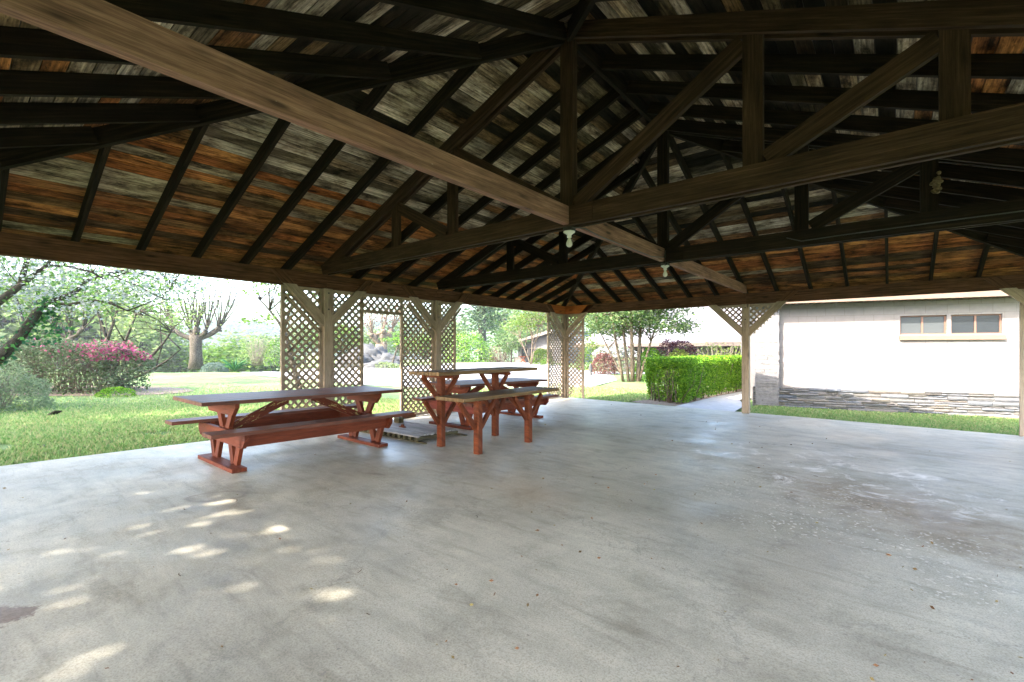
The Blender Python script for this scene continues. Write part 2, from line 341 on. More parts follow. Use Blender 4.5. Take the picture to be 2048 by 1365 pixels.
def brickmat(name, c1, c2, mort, bw, bh, ms=.006, bs=.3, sc_=1.0):
    m, t, b = newmat(name)
    tc = nd(t, 'ShaderNodeTexCoord'); br = nd(t, 'ShaderNodeTexBrick', ins={'Color1': (*c1, 1), 'Color2': (*c2, 1), 'Mortar': (*mort, 1), 'Scale': sc_, 'Mortar Size': ms, 'Brick Width': bw, 'Row Height': bh, 'Mortar Smooth': .3})
    t.links.new(tc.outputs['UV'], br.inputs[0])
    n = nd(t, 'ShaderNodeTexNoise', ins={'Scale': 9, 'Detail': 5}); t.links.new(tc.outputs['Object'], n.inputs[0])
    c = mixc(t, .5, br.outputs[0], ramp(t, n.outputs[0], [(.3, (.85, .85, .85)), (.7, (1.1, 1.1, 1.1))]), 'MULTIPLY')
    t.links.new(c, b.inputs['Base Color']); b.inputs['Roughness'].default_value = .85
    inv = nd(t, 'ShaderNodeMath', operation='MULTIPLY', ins={1: -1.0}); t.links.new(br.outputs['Fac'], inv.inputs[0]); bump(t, b, inv.outputs[0], bs, .008)
    return m
M['block'] = brickmat('painted_block', (.19, .165, .148), (.196, .17, .153), (.145, .126, .112), .4, .2)
def islandmat(name, cols, nscale=12, rough=.85, bs=.5):
    m, t, b = newmat(name); g = nd(t, 'ShaderNodeNewGeometry')
    c = ramp(t, g.outputs['Random Per Island'], [(i / (len(cols) - 1), x) for i, x in enumerate(cols)])
    n = uvnoise(t, 1, 1, nscale, 6, .65, 'Object')
    c = mixc(t, 1, c, ramp(t, n.outputs[0], [(.3, (.65, .65, .66)), (.55, (1, 1, 1)), (.75, (1.25, 1.22, 1.15))]), 'MULTIPLY')
    t.links.new(c, b.inputs['Base Color']); b.inputs['Roughness'].default_value = rough; bump(t, b, n.outputs[0], bs, .03); return m
M['stone'] = islandmat('ledge_stone', [(0.0763, 0.0837, 0.0991), (0.115, 0.103, 0.088), (0.0915, 0.0915, 0.0954), (0.144, 0.123, 0.0954), (0.103, 0.111, 0.123), (0.126, 0.103, 0.0805)])
M['stone_l'] = islandmat('pale_painted_stone', [(0.16, 0.147, 0.138), (0.178, 0.165, 0.155), (0.169, 0.155, 0.151)], 10, .85, .3)
M['boulder'] = islandmat('boulder_rock', [(0.0462, 0.0462, 0.0462), (0.077, 0.077, 0.0707)], 3, .9, .8)
M['peach'] = plain('peach_trim', (.15, .108, .078), .7, 0, 6, .06, spec=.1)
M['cream'] = plain('cream_trim', (0.15, 0.126, 0.096), .6)
M['frame'] = plain('window_frame_paint', (0.162, 0.09, 0.063), .6, spec=.2)
M['glassd'] = plain('window_glass', (0.018, 0.021, 0.024), .2, 0, spec=.25)
M['glassf'] = plain('frosted_window_glass', (0.056, 0.06, 0.06), .35, 0, spec=.2)
M['roofmetal'] = plain('pale_pinkish_roof', (0.15, 0.135, 0.135), .6, 0, 3, .05)
M['wallwood'] = plain('grey_cottage_wall', (0.091, 0.0865, 0.0865), .8, 0, 4, .2)
M['darkbrown'] = plain('dark_brown_trim', (.09, .065, .05), .7)
# foliage
M['hedge'] = leafmat('hedge_leaves', [(0.0467, 0.127, 0.00864), (0.0816, 0.204, 0.013), (0.14, 0.288, 0.0216), (0.257, 0.407, 0.0346)], .35)
M['dogleaf'] = leafmat('dogwood_leaves', [(0.0473, 0.113, 0.0284), (0.0945, 0.189, 0.0473), (0.189, 0.302, 0.0756)], .5)
M['petal'] = leafmat('dogwood_petals', [(0.312, 0.323, 0.312), (0.363, 0.378, 0.373), (0.277, 0.312, 0.303)], .4)
M['ivy'] = leafmat('ivy_leaves', [(0.0205, 0.0819, 0.0342), (0.041, 0.137, 0.0546), (0.109, 0.273, 0.0546)], .3)
M['maple'] = leafmat('bright_maple_leaves', [(0.0546, 0.118, 0.0137), (0.0911, 0.164, 0.0228), (0.137, 0.205, 0.0365)], .5)
M['magnolia'] = leafmat('magnolia_leaves', [(0.031, 0.0827, 0.0181), (0.0621, 0.135, 0.031), (0.124, 0.186, 0.0621), (0.155, 0.186, 0.0827)], .45)
M['conifer'] = leafmat('conifer_needles', [(0.0273, 0.0546, 0.0234), (0.0468, 0.0858, 0.0351), (0.0936, 0.133, 0.0624)], .3)
M['spring'] = leafmat('pale_spring_leaves', [(0.0942, 0.153, 0.0413), (0.153, 0.211, 0.0707), (0.2, 0.235, 0.106)], .5)
M['greygreen'] = leafmat('grey_green_leaves', [(0.119, 0.164, 0.0822), (0.183, 0.238, 0.119), (0.246, 0.283, 0.164)], .35)
M['azleaf'] = leafmat('azalea_leaves', [(0.0437, 0.0743, 0.0306), (0.0786, 0.114, 0.0437), (0.122, 0.149, 0.0698), (0.131, 0.0961, 0.0698)], .35)
M['pink'] = leafmat('pink_petals', [(0.312, 0.041, 0.107), (0.386, 0.0819, 0.177), (0.34, 0.131, 0.126)], .35)
M['whitefl'] = leafmat('white_petals', [(0.319, 0.319, 0.294), (0.368, 0.368, 0.343)], .35)
M['redleaf'] = leafmat('red_shrub_leaves', [(0.105, 0.042, 0.0336), (0.152, 0.0672, 0.0588), (0.084, 0.0504, 0.0294)], .4)
M['purple'] = leafmat('purple_leaves', [(0.0374, 0.00936, 0.014), (0.0654, 0.0187, 0.0234), (0.0936, 0.0328, 0.0374)], .4)
M['yellow'] = leafmat('yellow_green_leaves', [(0.0936, 0.137, 0.018), (0.137, 0.173, 0.0288)], .45)
M['lavender'] = leafmat('blue_grey_leaves', [(0.0819, 0.12, 0.0882), (0.126, 0.164, 0.126)], .35)
M['dry'] = leafmat('dry_leaves', [(0.18, 0.09, 0.045), (0.27, 0.135, 0.06), (0.12, 0.0675, 0.0375), (0.3, 0.24, 0.09), (0.15, 0.075, 0.045)], .1)

# ------------------------------------------------------------------ setting: terrain, slab, drive, path, hills
BW, BL = 9.186, 11.65                     # pavilion width (u) and length (v)
def ground(x, y):
    u, v = x, -y
    du = max(-u, u - BW, 0); dv = max(-v, v - BL, 0); d = math.hypot(du, dv)
    near = fl(u, v) - .075
    side_ = sstep(2.5, 4.5, u) * sstep(0, .5, -v)      # beyond the end wall the ground keeps falling to the right
    z = near - .03 * side_ + (-.12 - near) * sstep(1, 9, d) * (1 - side_ * (1 - sstep(6, 14, d)))
    # crest of the lawn to the left, falling away beyond it
    X = (x - CU) * cs + (y + CV) * sn; Z = -(x - CU) * sn + (y + CV) * cs
    ratio = X / Z if Z > 1 else -9
    if Z > 30 and ratio < -.42: z -= min(14, ((Z - 30) * .16)) * sstep(-.42, -.55, ratio) if Z < 150 else 14 * sstep(-.42, -.55, ratio)
    elif Z > 62: z -= min(6, (Z - 62) * .1)
    return z + .015 * math.sin(x * 1.3) * math.cos(y * .9) * sstep(1, 4, d)
mb = MB()
def axis_pts(lo, hi, fine_lo, fine_hi, step):
    a = list(np.arange(fine_lo, fine_hi, step)); x = fine_hi; s = step
    while x < hi: a.append(x); s *= 1.25; x += s
    a.append(hi); x = fine_lo; s = step; pre = []
    while x > lo: s *= 1.25; x -= s; pre.append(max(x, lo))
    return sorted(set(pre + a))
xs = axis_pts(-900, 900, -20, 22, 1.0); ys = axis_pts(-300, 1300, -18, 24, 1.0)
for y in ys:
    for x in xs: mb.v.append((x, y, ground(x, y)))
nx = len(xs)
for j in range(len(ys) - 1):
    for i in range(nx - 1):
        a = j * nx + i
        mb.quadface((a, a + 1, a + nx + 1, a + nx), [(0, 0)] * 4, (1, 1, 1, 1), True)
tag(mb.build('lawn', M['lawn']), kind='structure')

# far wooded hills
mb = MB(); rows = []
HX = np.linspace(-1.6, 1.6, 120)
def hill_h(r, k):
    base = [26 + 14 * math.sin(r * 3.1 + 1.1) + 8 * math.sin(r * 7 + .4) + 3 * math.sin(r * 19), 62 + 20 * math.sin(r * 2.2 + 2.5) + 6 * math.sin(r * 9)][k]
    return base
for k, (Z0, Z1) in enumerate([(330, 430), (620, 780)]):
    for j in range(7):
        f = j / 6; Z = Z0 + (Z1 - Z0) * f; row = []
        for r in HX:
            p = G(1024 + r * F, Z)
            hz = -14 + (hill_h(r, k) + 14) * math.sin(f * math.pi / 2) + 2.5 * noise.noise(Vector((p.x * .03, p.y * .03, k)))
            row.append(len(mb.v)); mb.v.append((p.x, p.y, hz))
        rows.append(row)
    for j in range(len(rows) - 7, len(rows) - 1):
        for i in range(len(HX) - 1):
            mb.quadface((rows[j][i], rows[j][i + 1], rows[j + 1][i + 1], rows[j + 1][i]), [(0, 0)] * 4, (1, 1, 1, 1), True)
M['hill'] = plain('wooded_hillside', (.06, .1, .04), .95, 0, .12, .5)
tag(mb.build('hills', M['hill']), kind='structure')
cen = []
for i in range(16000):
    r = random.uniform(-1.15, -.15); f = random.random() ** .7; Z = 325 + 105 * f
    p = G(1024 + r * F, Z); hz = -14 + (hill_h(r, 0) + 14) * math.sin(f * math.pi / 2)
    cen.append((p.x, p.y, hz + random.uniform(0, 3)))
tag(leaves_mesh('hillside_woodland', np.array(cen), 5.0, M['conifer'], aspect=.8, flat=.8), 'pale spring woodland covering the far hillside', 'woodland', kind='stuff')

# slab
mb = MB()
def slabz(x, y): return fl(x, -y)
x0, x1, y0, y1 = -.13, BW + .15, -(BL + .15), .13
top = []
sx = np.linspace(x0, x1, 24); sy = np.linspace(y0, y1, 28)
for y in sy:
    for x in sx: mb.v.append((x, y, slabz(x, y)))
for j in range(27):
    for i in range(23):
        a = j * 24 + i; mb.quadface((a, a + 1, a + 25, a + 24), [(0, 0)] * 4, (1, 1, 1, 1), True)
b0 = len(mb.v)
for (x, y) in ((x0, y0), (x1, y0), (x1, y1), (x0, y1)): mb.v.append((x, y, slabz(x, y))); mb.v.append((x, y, -.5))
for i in range(4):
    j = (i + 1) % 4; mb.quadface((b0 + 2 * i, b0 + 2 * i + 1, b0 + 2 * j + 1, b0 + 2 * j), [(0, 0)] * 4)
tag(mb.build('concrete_floor', M['concrete']), kind='structure')

def sheet(name, pts, mat, lift, parent=None, sub=True):
    """ground polygon as a grid-draped fan"""
    import mathutils.geometry as mg
    pts = [Vector((p[0], p[1])) for p in pts]
    if sub:
        q = []
        for i, p in enumerate(pts):
            n = pts[(i + 1) % len(pts)]; k = max(1, int((n - p).length / 1.5))
            q += [p.lerp(n, j / k) for j in range(k)]
        pts = q
    inner = []
    if sub:
        bx0 = min(p.x for p in pts); bx1 = max(p.x for p in pts); by0 = min(p.y for p in pts); by1 = max(p.y for p in pts)
        st = max(1.0, (bx1 - bx0) / 40)
        def inside(x, y):
            r = False; j = len(pts) - 1
            for i in range(len(pts)):
                a, b = pts[i], pts[j]
                if (a.y > y) != (b.y > y) and x < (b.x - a.x) * (y - a.y) / (b.y - a.y + 1e-12) + a.x: r = not r
                j = i
            return r
        x = bx0 + st / 2
        while x < bx1:
            y = by0 + st / 2
            while y < by1:
                if inside(x, y) and min((Vector((x, y)) - p).length for p in pts) > st * .4: inner.append(Vector((x, y)))
                y += st
            x += st
    allp = pts + inner; n = len(pts)
    vo, eo, fo, *_ = mg.delaunay_2d_cdt(allp, [(i, (i + 1) % n) for i in range(n)], [list(range(n))], 1, 1e-4)
    mb = MB()
    for p in vo: mb.v.append((p.x, p.y, ground(p.x, p.y) + lift))
    for f in fo: mb.quadface(tuple(f), [(vo[k].x, vo[k].y) for k in f], (1, 1, 1, 1), True)
    return tag(mb.build(name, mat), kind='structure')
def gp(px, py, z=-.12):
    Z = (z - H) * F / -(py - Y0); p = W(px, py, Z); return (p.x, p.y)
sheet('driveway', [gp(478, 745), gp(600, 738), gp(727, 736.5), gp(803, 733), gp(915, 727.5), gp(1010, 725), gp(1095, 726), gp(1170, 743), gp(1225, 752), gp(1235, 762), gp(1180, 776), gp(1097, 781), gp(915, 781), gp(803, 776), gp(727, 772), gp(600, 760), gp(520, 753)], M['drive'], .03)
sheet('garden_path', [gp(1150, 742.5), gp(1290, 746), gp(1290, 750), gp(1150, 747)], M['walk'], .04)
PA = Vector((2.95, .131)); PB = Vector((4.33, .131))
sheet('concrete_walk', [PA, PB, (4.14, 2.0), (3.7, 3.4), (4.3, 9.5), (3.3, 9.5), (3.05, 6.5), (2.95, 3.5)], M['walk'], .055)
# mulch under the shrubs
def ellipse(c, a, b, rot, n=18): return [(c[0] + a * math.cos(t) * math.cos(rot) - b * math.sin(t) * math.sin(rot), c[1] + a * math.cos(t) * math.sin(rot) + b * math.sin(t) * math.cos(rot)) for t in [2 * math.pi * k / n for k in range(n)]]
azc = W(150, 790, 16.5)
sheet('mulch_bed', ellipse((azc.x, azc.y), 4.6, 1.9, R(28)), M['mulch'], .02)
sheet('hedge_soil', [(2.88, .5), (3.0, 3.4), (3.0, 8.2), (1.5, 8.0), (1.3, 1.1), (2.0, .6)], M['mulch'], .02)

# grass blades (near lawn only)
def blades(name, n, sampler, h, label):
    vs_, = [[]]; pos = []
    while len(pos) < n:
        p = sampler()
        if p is None: continue
        pos.append((p[0], p[1], ground(p[0], p[1])))
    c0 = np.array(pos); n = len(c0)
    a = rng.uniform(0, 6.283, n); hh = h * rng.uniform(.5, 1.5, n); wd = .006 + .006 * rng.random(n)
    lean = rng.normal(size=(n, 2)) * .4
    v = np.empty((n, 4, 3)); dx = np.cos(a) * wd; dy = np.sin(a) * wd
    v[:, 0] = c0 + np.stack([dx, dy, -.01 * np.ones(n)], 1); v[:, 1] = c0 + np.stack([lean[:, 0] * hh * .45 + dx, lean[:, 1] * hh * .45 + dy, hh * .6], 1)
    v[:, 2] = c0 + np.stack([lean[:, 0] * hh, lean[:, 1] * hh, hh], 1); v[:, 3] = c0 + np.stack([lean[:, 0] * hh * .45 - dx, lean[:, 1] * hh * .45 - dy, hh * .6], 1)
    me = bpy.data.meshes.new(name); me.vertices.add(4 * n); me.vertices.foreach_set('co', v.astype(np.float32).ravel())
    me.loops.add(4 * n); me.loops.foreach_set('vertex_index', np.arange(4 * n, dtype=np.int32))
    me.polygons.add(n); me.polygons.foreach_set('loop_start', np.arange(0, 4 * n, 4, dtype=np.int32)); me.update(calc_edges=True)
    me.materials.append(M['blade']); o = bpy.data.objects.new(name, me); COL.objects.link(o)
    return tag(o, label, 'grass', kind='stuff')
def samp_left():
    u = -.14 - abs(random.gauss(0, 1)) * 4.5; v = random.uniform(3.2, 15)
    if u < -16: return None
    if noise.noise(Vector((u * .9, v * .9, 3))) < -.42 and u > -3: return None
    return (u, -v)
blades('grass', 125000, samp_left, .055, 'short green lawn grass beside the left edge of the slab')
def samp_right():
    u = random.uniform(4.3, 11.5); v = -.14 - random.random() ** 1.2 * 4.2
    wl = -2.87 - (u - 4.2) * .27
    if v < wl + .15: return None
    return (u, -v)
blades('grass', 42000, samp_right, .042, 'green grass strip between the slab and the stone wall base')
def samp_far():
    u = random.uniform(-5, 3.0); v = -.14 - random.random() ** 1.4 * 5
    if u > 1.4 - .2 * v and v < -.4: return None
    return (u, -v)
blades('grass', 22000, samp_far, .05, 'shaded green grass beyond the far corner post')

# ------------------------------------------------------------------ pavilion
pav = empty('picnic_pavilion', (BW / 2, -BL / 2, 0), 'open timber pavilion with hip roof, dark rafters and taupe lattice panels on a concrete slab', 'pavilion')
PI = Vector(pav.location)
class PM(MB):
    def build(s, name, mat, parent=None):
        s.v = [tuple(Vector(p) - PI) for p in s.v]; return super().build(name, mat, parent or pav)
ZB, ZT = 2.322, 2.553            # plate beam bottom / top
SL = .4013; RH = .15             # roof slope, rafter height
T1, T2 = 7.057, 4.61             # trusses (v)
UC = BW / 2
def zr(d): return ZT + SL * d    # rafter bottom
# posts
posts = []
def post(u, v, w_=.14, name='post', du=-.02, dv=-.02):
    p = PM(); z0 = fl(u, v) - .005
    p.box(u - w_ / 2, u + w_ / 2, -v - w_ / 2, -v + w_ / 2, z0, ZB, axis=2)
    for s in (0, 1):   # bolt heads
        pass
    o = p.build(name, M['taupe']); return o
wallposts = [(-.02, 7.045), (-.02, 4.70), (-.02, -.02), (4.62, -.02), (BW + .02, -.02), (BW + .02, 4.7), (BW + .02, 7.045), (-.02, BL + .02), (BW + .02, BL + .02), (4.62, BL + .02)]
for (u, v) in wallposts: post(u, v)
# bolts on the posts seen from inside
for (u, v) in wallposts[:2]:
    for z in (ZB - .07, ZB - .33):
        q = PM(); q.tube([P(u + .07, v, z), P(u + .078, v, z)], .014, 8); q.build('bolt_head', M['darkmetal'])
for z in (ZB - .08, ZB - .33):
    q = PM(); q.tube([P(4.62, .05, z), P(4.62, .058, z)], .014, 8); q.build('bolt_head', M['darkmetal'])
# plate beams (doubled planks, with visible joints over posts)
def plate(a, b, inward, nm='plate_beam'):
    p = PM(); a = Vector(a); b = Vector(b); inward = Vector(inward)
    off = inward * .0
    m_ = (a + b) / 2
    p.bar(a - inward * .022, b - inward * .022, .044, ZT - ZB, col=(1, 1, 1, 1))
    p.bar(a - inward * .0685, b - inward * .0685, .044, ZT - ZB - .004)
    return p.build(nm, M['beam'] if nm == 'plate_beam' else M['timber'])
zm = (ZB + ZT) / 2
for (va, vb) in ((-.09, 4.70), (4.703, 7.045), (7.048, BL + .09)): plate(P(0, va, zm), P(0, vb, zm), (1, 0, 0))
for (va, vb) in ((-.09, 4.70), (4.703, 7.045), (7.048, BL + .09)): plate(P(BW, va, zm), P(BW, vb, zm), (-1, 0, 0))
for (ua, ub) in ((.001, 4.62), (4.623, BW - .001)):
    plate(P(ua, 0, zm), P(ub, 0, zm), (0, -1, 0)); plate(P(ua, BL, zm), P(ub, BL, zm), (0, 1, 0))
# orange stained plates on the beam faces at the far corner
p = PM(); zt = ZT - .012
p.prism([P(.004, .02, ZB + .002), P(.004, .56, ZB + .002), P(.004, .86, zt), P(.004, .02, zt)], (.026, 0, 0), gdir=(0, 1, 0))
p.prism([P(.034, .004, ZB + .002), P(.62, .004, ZB + .002), P(.9, .004, zt), P(.034, .004, zt)], (0, -.026, 0), gdir=(1, 0, 0))
o = p.build('corner_plate', M['orange']); o['label'] = 'orange stained corner plate'
# knee braces
def brace(u, v, du, dv, zc=1.8, mat='taupe', top=2.535):
    """from the post side at (u,v), centre height zc, rising 45 deg; painted below the beam, bare above"""
    n = Vector((du, -dv, 0)); w_ = .135; hv = w_ / 2 * math.sqrt(2); th = .075 if abs(dv) else .06
    side = Vector((0, 0, 1)).cross(n) * (th / 2)
    def ring(za, zb_, flat_top):
        # polygon in the plane (n, z): lower edge z = zc-hv+x, upper edge z = zc+hv+x
        if not flat_top: lo = [(0, zc - hv), (0, zc + hv)]
        else: lo = [(za - zc + hv, za), (za - zc - hv, za)]
        hi = [(zb_ - zc - hv, zb_), (zb_ - zc + hv, zb_)]
        return [lo[0], hi[1], hi[0], lo[1]]
    out = None
    for k, (za, zb_, m_) in enumerate(((0, ZB + .02, mat), (ZB + .0205, top, 'beam'))):
        p = PM(); pts = [P(u, v, 0) + n * x + Vector((0, 0, z)) - side for x, z in ring(za, zb_, k == 1)]
        p.prism(pts, side * 2, gdir=(n + Vector((0, 0, 1))))
        o = p.build('knee_brace' if k == 0 else 'brace_end', M[m_], out if k else None)
        if k == 0: out = o
    return out
for v in (7.045, 4.70):
    for q_ in (-1, 1): brace(.0, v + q_ * .068, 0, q_); brace(BW, v + q_ * .068, 0, q_)
brace(.0, .048, 0, 1, 1.75); brace(.048, .0, 1, 0, 1.75)
for q_ in (-1, 1): brace(4.62 + q_ * .068, .0, q_, 0, 1.72); brace(4.62 + q_ * .068, BL, q_, 0, 1.72)
brace(BW - .048, 0, -1, 0, 1.72); brace(BW, .048, 0, 1); brace(0, BL - .048, 0, -1); brace(BW, BL - .048, 0, -1)

# lattice panels
def lattice(axis, c, a0, a1, z0, z1, hole=None, tri=None, trims='LRTB', nm='lattice_panel', depth=.0, side=1):
    """axis 'v' : panel in plane u=c spanning v a0..a1 ; axis 'u' : plane v=c"""
    def Q(a, z, d): return P(c + d, a, z) if axis == 'v' else P(a, c + d, z)
    p = PM(); per = .122; ws = .036; hw = ws / 2 * math.sqrt(2)
    for layer, sg in ((0, 1), (1, -1)):
        d0 = -.012 + layer * .0085 if True else 0
        lo = z0 - (a1 - a0); k = int(math.floor((z0 - (a1 - a0)) / per)) - 1
        # line z - zref = sg*(a-a0)+s
        s = -((a1 - a0) + .2)
        s = math.floor(s / per) * per + (.03 if layer else 0)
        while s < (z1 - z0) + (a1 - a0) + .2:
            # sample along a for the valid range
            if sg == 1: f = lambda a, s=s: z0 + (a - a0) + s
            else: f = lambda a, s=s: z0 - (a - a0) + s
            aa = [a0, a1]
            # clip to z range
            if sg == 1: lo_a, hi_a = a0 + (0 - s), a0 + (z1 - z0 - s)
            else: lo_a, hi_a = a0 + s - (z1 - z0), a0 + s
            A, B = max(a0, lo_a), min(a1, hi_a)
            if B - A > .02:
                segs = [(A, B)]
                if hole or tri:
                    segs = []; n = max(2, int((B - A) / .02)); st = None
                    for i in range(n + 1):
                        x = A + (B - A) * i / n; z = f(x)
                        ok = not ((hole and hole(x, z)) or (tri and not tri(x, z)))
                        if ok and st is None: st = x
                        if (not ok or i == n) and st is not None:
                            if x - st > .03: segs.append((st, x))
                            st = None
                for (q0, q1) in segs:
                    p.v.extend([])
                    ring = []
                    for x in (q0, q1):
                        z = f(x)
                        ring += [Q(x, z - hw, d0), Q(x, z - hw, d0 + .008), Q(x, z + hw, d0 + .008), Q(x, z + hw, d0)]
                    p.hexa(ring)
            s += per
    o = p.build(nm, M['taupe'])
    t_ = PM(); w_ = .05; dd = .03
    def tr(aa, bb, za, zb):
        pts = [Q(aa, za, -.022), Q(aa, za, .02), Q(aa, zb, .02), Q(aa, zb, -.022), Q(bb, za, -.022), Q(bb, za, .02), Q(bb, zb, .02), Q(bb, zb, -.022)]
        if abs(zb - za) > abs(bb - aa):
            pts = [Q(aa, za, -.022), Q(aa, za, .02), Q(bb, za, .02), Q(bb, za, -.022), Q(aa, zb, -.022), Q(aa, zb, .02), Q(bb, zb, .02), Q(bb, zb, -.022)]
        t_.hexa(pts)
    if 'L' in trims: tr(a0, a0 + w_, z0, z1)
    if 'R' in trims: tr(a1 - w_, a1, z0, z1)
    if 'T' in trims: tr(a0 + w_ * ('L' in trims), a1 - w_ * ('R' in trims), z1 - w_, z1)
    if 'B' in trims: tr(a0 + w_ * ('L' in trims), a1 - w_ * ('R' in trims), z0, z0 + w_)
    if 'D' in trims:   # diagonal trim below the knee brace: from post side down
        pass
    if t_.v:
        k = t_.build('panel_trim', M['taupe'], o)
    return o
zt_ = ZB - .004
f2 = lambda v: fl(0, v) + .012
lattice('v', -.03, 7.118, 7.765, f2(7.5), zt_); lattice('v', -.03, 6.37, 6.972, f2(6.5), zt_)
lattice('v', -.03, 4.773, 5.575, f2(5), zt_); lattice('v', -.03, 4.17, 4.627, f2(4.2), zt_)
lattice('v', -.03, 5.577, 6.368, 1.985, zt_, trims='TB')
lattice('v', -.03, .052, .80, f2(.4), zt_)
def hol(x, z): return z < .44 and abs(x - .36 - (z - .0) * .03) < (.46 - z) * .42
lattice('u', -.03, .052, .60, f2(0), zt_, hole=hol, trims='LRT')
lattice('u', -.03, 8.655, 9.135, fl(9, 0) + .01, zt_)
for s in (-1, 1):
    a0, a1 = (4.693, 5.33) if s > 0 else (3.91, 4.547)
    lattice('u', -.03, a0, a1, 1.66, zt_, tri=(lambda x, z, s=s: z > 1.62 + abs(x - (4.62 + s * .07))), trims='T')
# diagonal trims just under the braces on the long wall
def dtrim(a, b): q = PM(); q.bar(a, b, .04, .035); q.build('diagonal_trim', M['taupe'])
for v in (7.045, 4.70):
    for s in (-1, 1): dtrim(P(-.03, v + s * .09, 1.62), P(-.03, v + s * .69, 2.22))
dtrim(P(-.03, .07, 1.56), P(-.03, .72, 2.21)); dtrim(P(.07, -.03, 1.56), P(.56, -.03, 2.05))
# door sill plank at the opening
sp_ = PM(); sp_.bar(P(.03, 5.3, fl(0, 5.3) + .03), P(.1, 5.72, fl(0, 5.6) + .03), .09, .045); sp_.build('threshold', M['beam'])

# rafters
RT = .042
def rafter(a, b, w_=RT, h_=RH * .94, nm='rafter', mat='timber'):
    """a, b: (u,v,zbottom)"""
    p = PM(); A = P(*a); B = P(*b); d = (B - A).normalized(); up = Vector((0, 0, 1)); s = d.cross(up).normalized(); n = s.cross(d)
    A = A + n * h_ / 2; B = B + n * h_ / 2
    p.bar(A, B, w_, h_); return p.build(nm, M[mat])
OV = .42
vsL = [T1 - .611 * k for k in range(1, 4)] + [T1 + .592 * k for k in range(1, 8)] + [T2 - .59 * k for k in range(1, 8)]
vsL = [v for v in vsL if .35 < v < BL - .35]
for v in vsL:
    dm = min(UC, v, BL - v)
    if dm > .2:
        e = dm - .03
        rafter((-OV, v, zr(-OV)), (e, v, zr(e))); rafter((BW + OV, v, zr(-OV)), (BW - e, v, zr(e)))
for k in range(-7, 8):
    u = UC + .6 * k
    dm = min(u, BW - u)
    if dm > .25:
        e = dm - .03 if k else dm - .04
        e = min(e, T2 - .06 if True else e)
        rafter((u, -OV, zr(-OV)), (u, e, zr(e)))
        e2 = min(dm - .03, BL - T1 - .06)
        rafter((u, BL + OV, zr(-OV)), (u, BL - e2, zr(e2)))
for (a, b) in (((-OV, -OV), (UC, T2)), ((BW + OV, -OV), (UC, T2)), ((-OV, BL + OV), (UC, T1)), ((BW + OV, BL + OV), (UC, T1))):
    dz = T2 if b[1] == T2 else BL - T1
    rafter((a[0], a[1], zr(-OV) - .025), (b[0], b[1], zr(UC) - .03), .045, .18, 'hip_rafter')
p = PM(); p.box(UC - .022, UC + .022, -T1, -T2, zr(UC) - .035, zr(UC) + .13); p.build('ridge_board', M['timber'])
# centre tie beam along the length
for (va, vb) in ((0, T2 - .05), (T2 + .05, T1 - .05), (T1 + .05, BL)):
    p = PM(); p.box(UC - .02, UC + .045, -vb, -va, 2.562, 2.735); p.build('tie_beam', M['timber_l'])
# trusses
def truss(v, mat):
    ZC0, ZC1 = 2.548, 2.735
    c_ = PM()
    for dv in (-.047, .047):
        c_.box(.0, UC + .3 * (1 if dv > 0 else -1), -v - dv - .02, -v - dv + .02, ZC0 + (.002 if dv > 0 else 0), ZC1)
        c_.box(UC + .3 * (1 if dv > 0 else -1) + .004, BW, -v - dv - .02, -v - dv + .02, ZC0, ZC1)
    o = c_.build('truss', M[mat])
    for s in (-1, 1):
        p = PM(); a = P(UC - s * 4.59, v, zr(0)); b = P(UC - s * .0, v, zr(UC))
        d = (b - a).normalized(); n = Vector((0, -1, 0)).cross(d) * (-1 if s < 0 else 1)
        n = Vector((-d.z * (1 if d.x > 0 else -1), 0, abs(d.x)))
        for dv in (-.047, .047):
            off = Vector((0, -dv, 0)); p.bar(a + n * .07 + off, b + n * .07 + off, .038, .15)
        p.build('top_chord', M[mat], o)
        for x, nmx in ((1.65, 'web_post'), (2.76, 'web_post')):
            u = UC + s * x; p = PM(); top = zr(UC - x) + .05
            p.box(u - .07, u + .07, -v - .027, -v + .027, ZC0 + .03, top); p.build('web_post', M[mat], o)
        p = PM(); p.bar(P(UC + s * .09, v, ZC1 + .02), P(UC + s * 1.58, v, zr(UC - 1.65) - .03), .052, .14); p.build('web_brace', M[mat], o)
        p = PM(); p.bar(P(UC + s * 1.74, v, ZC1 + .03), P(UC + s * 2.69, v, zr(UC - 2.76) - .03), .052, .14); p.build('web_brace', M[mat], o)
    p = PM(); p.box(UC - .07, UC + .07, -v - .045, -v + .045, ZC0 + .035, zr(UC) + .02); p.build('king_post', M[mat], o)
    return o
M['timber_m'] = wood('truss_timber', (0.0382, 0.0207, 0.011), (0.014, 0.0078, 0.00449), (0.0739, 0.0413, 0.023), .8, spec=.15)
truss(T1, 'timber_m'); truss(T2, 'timber')

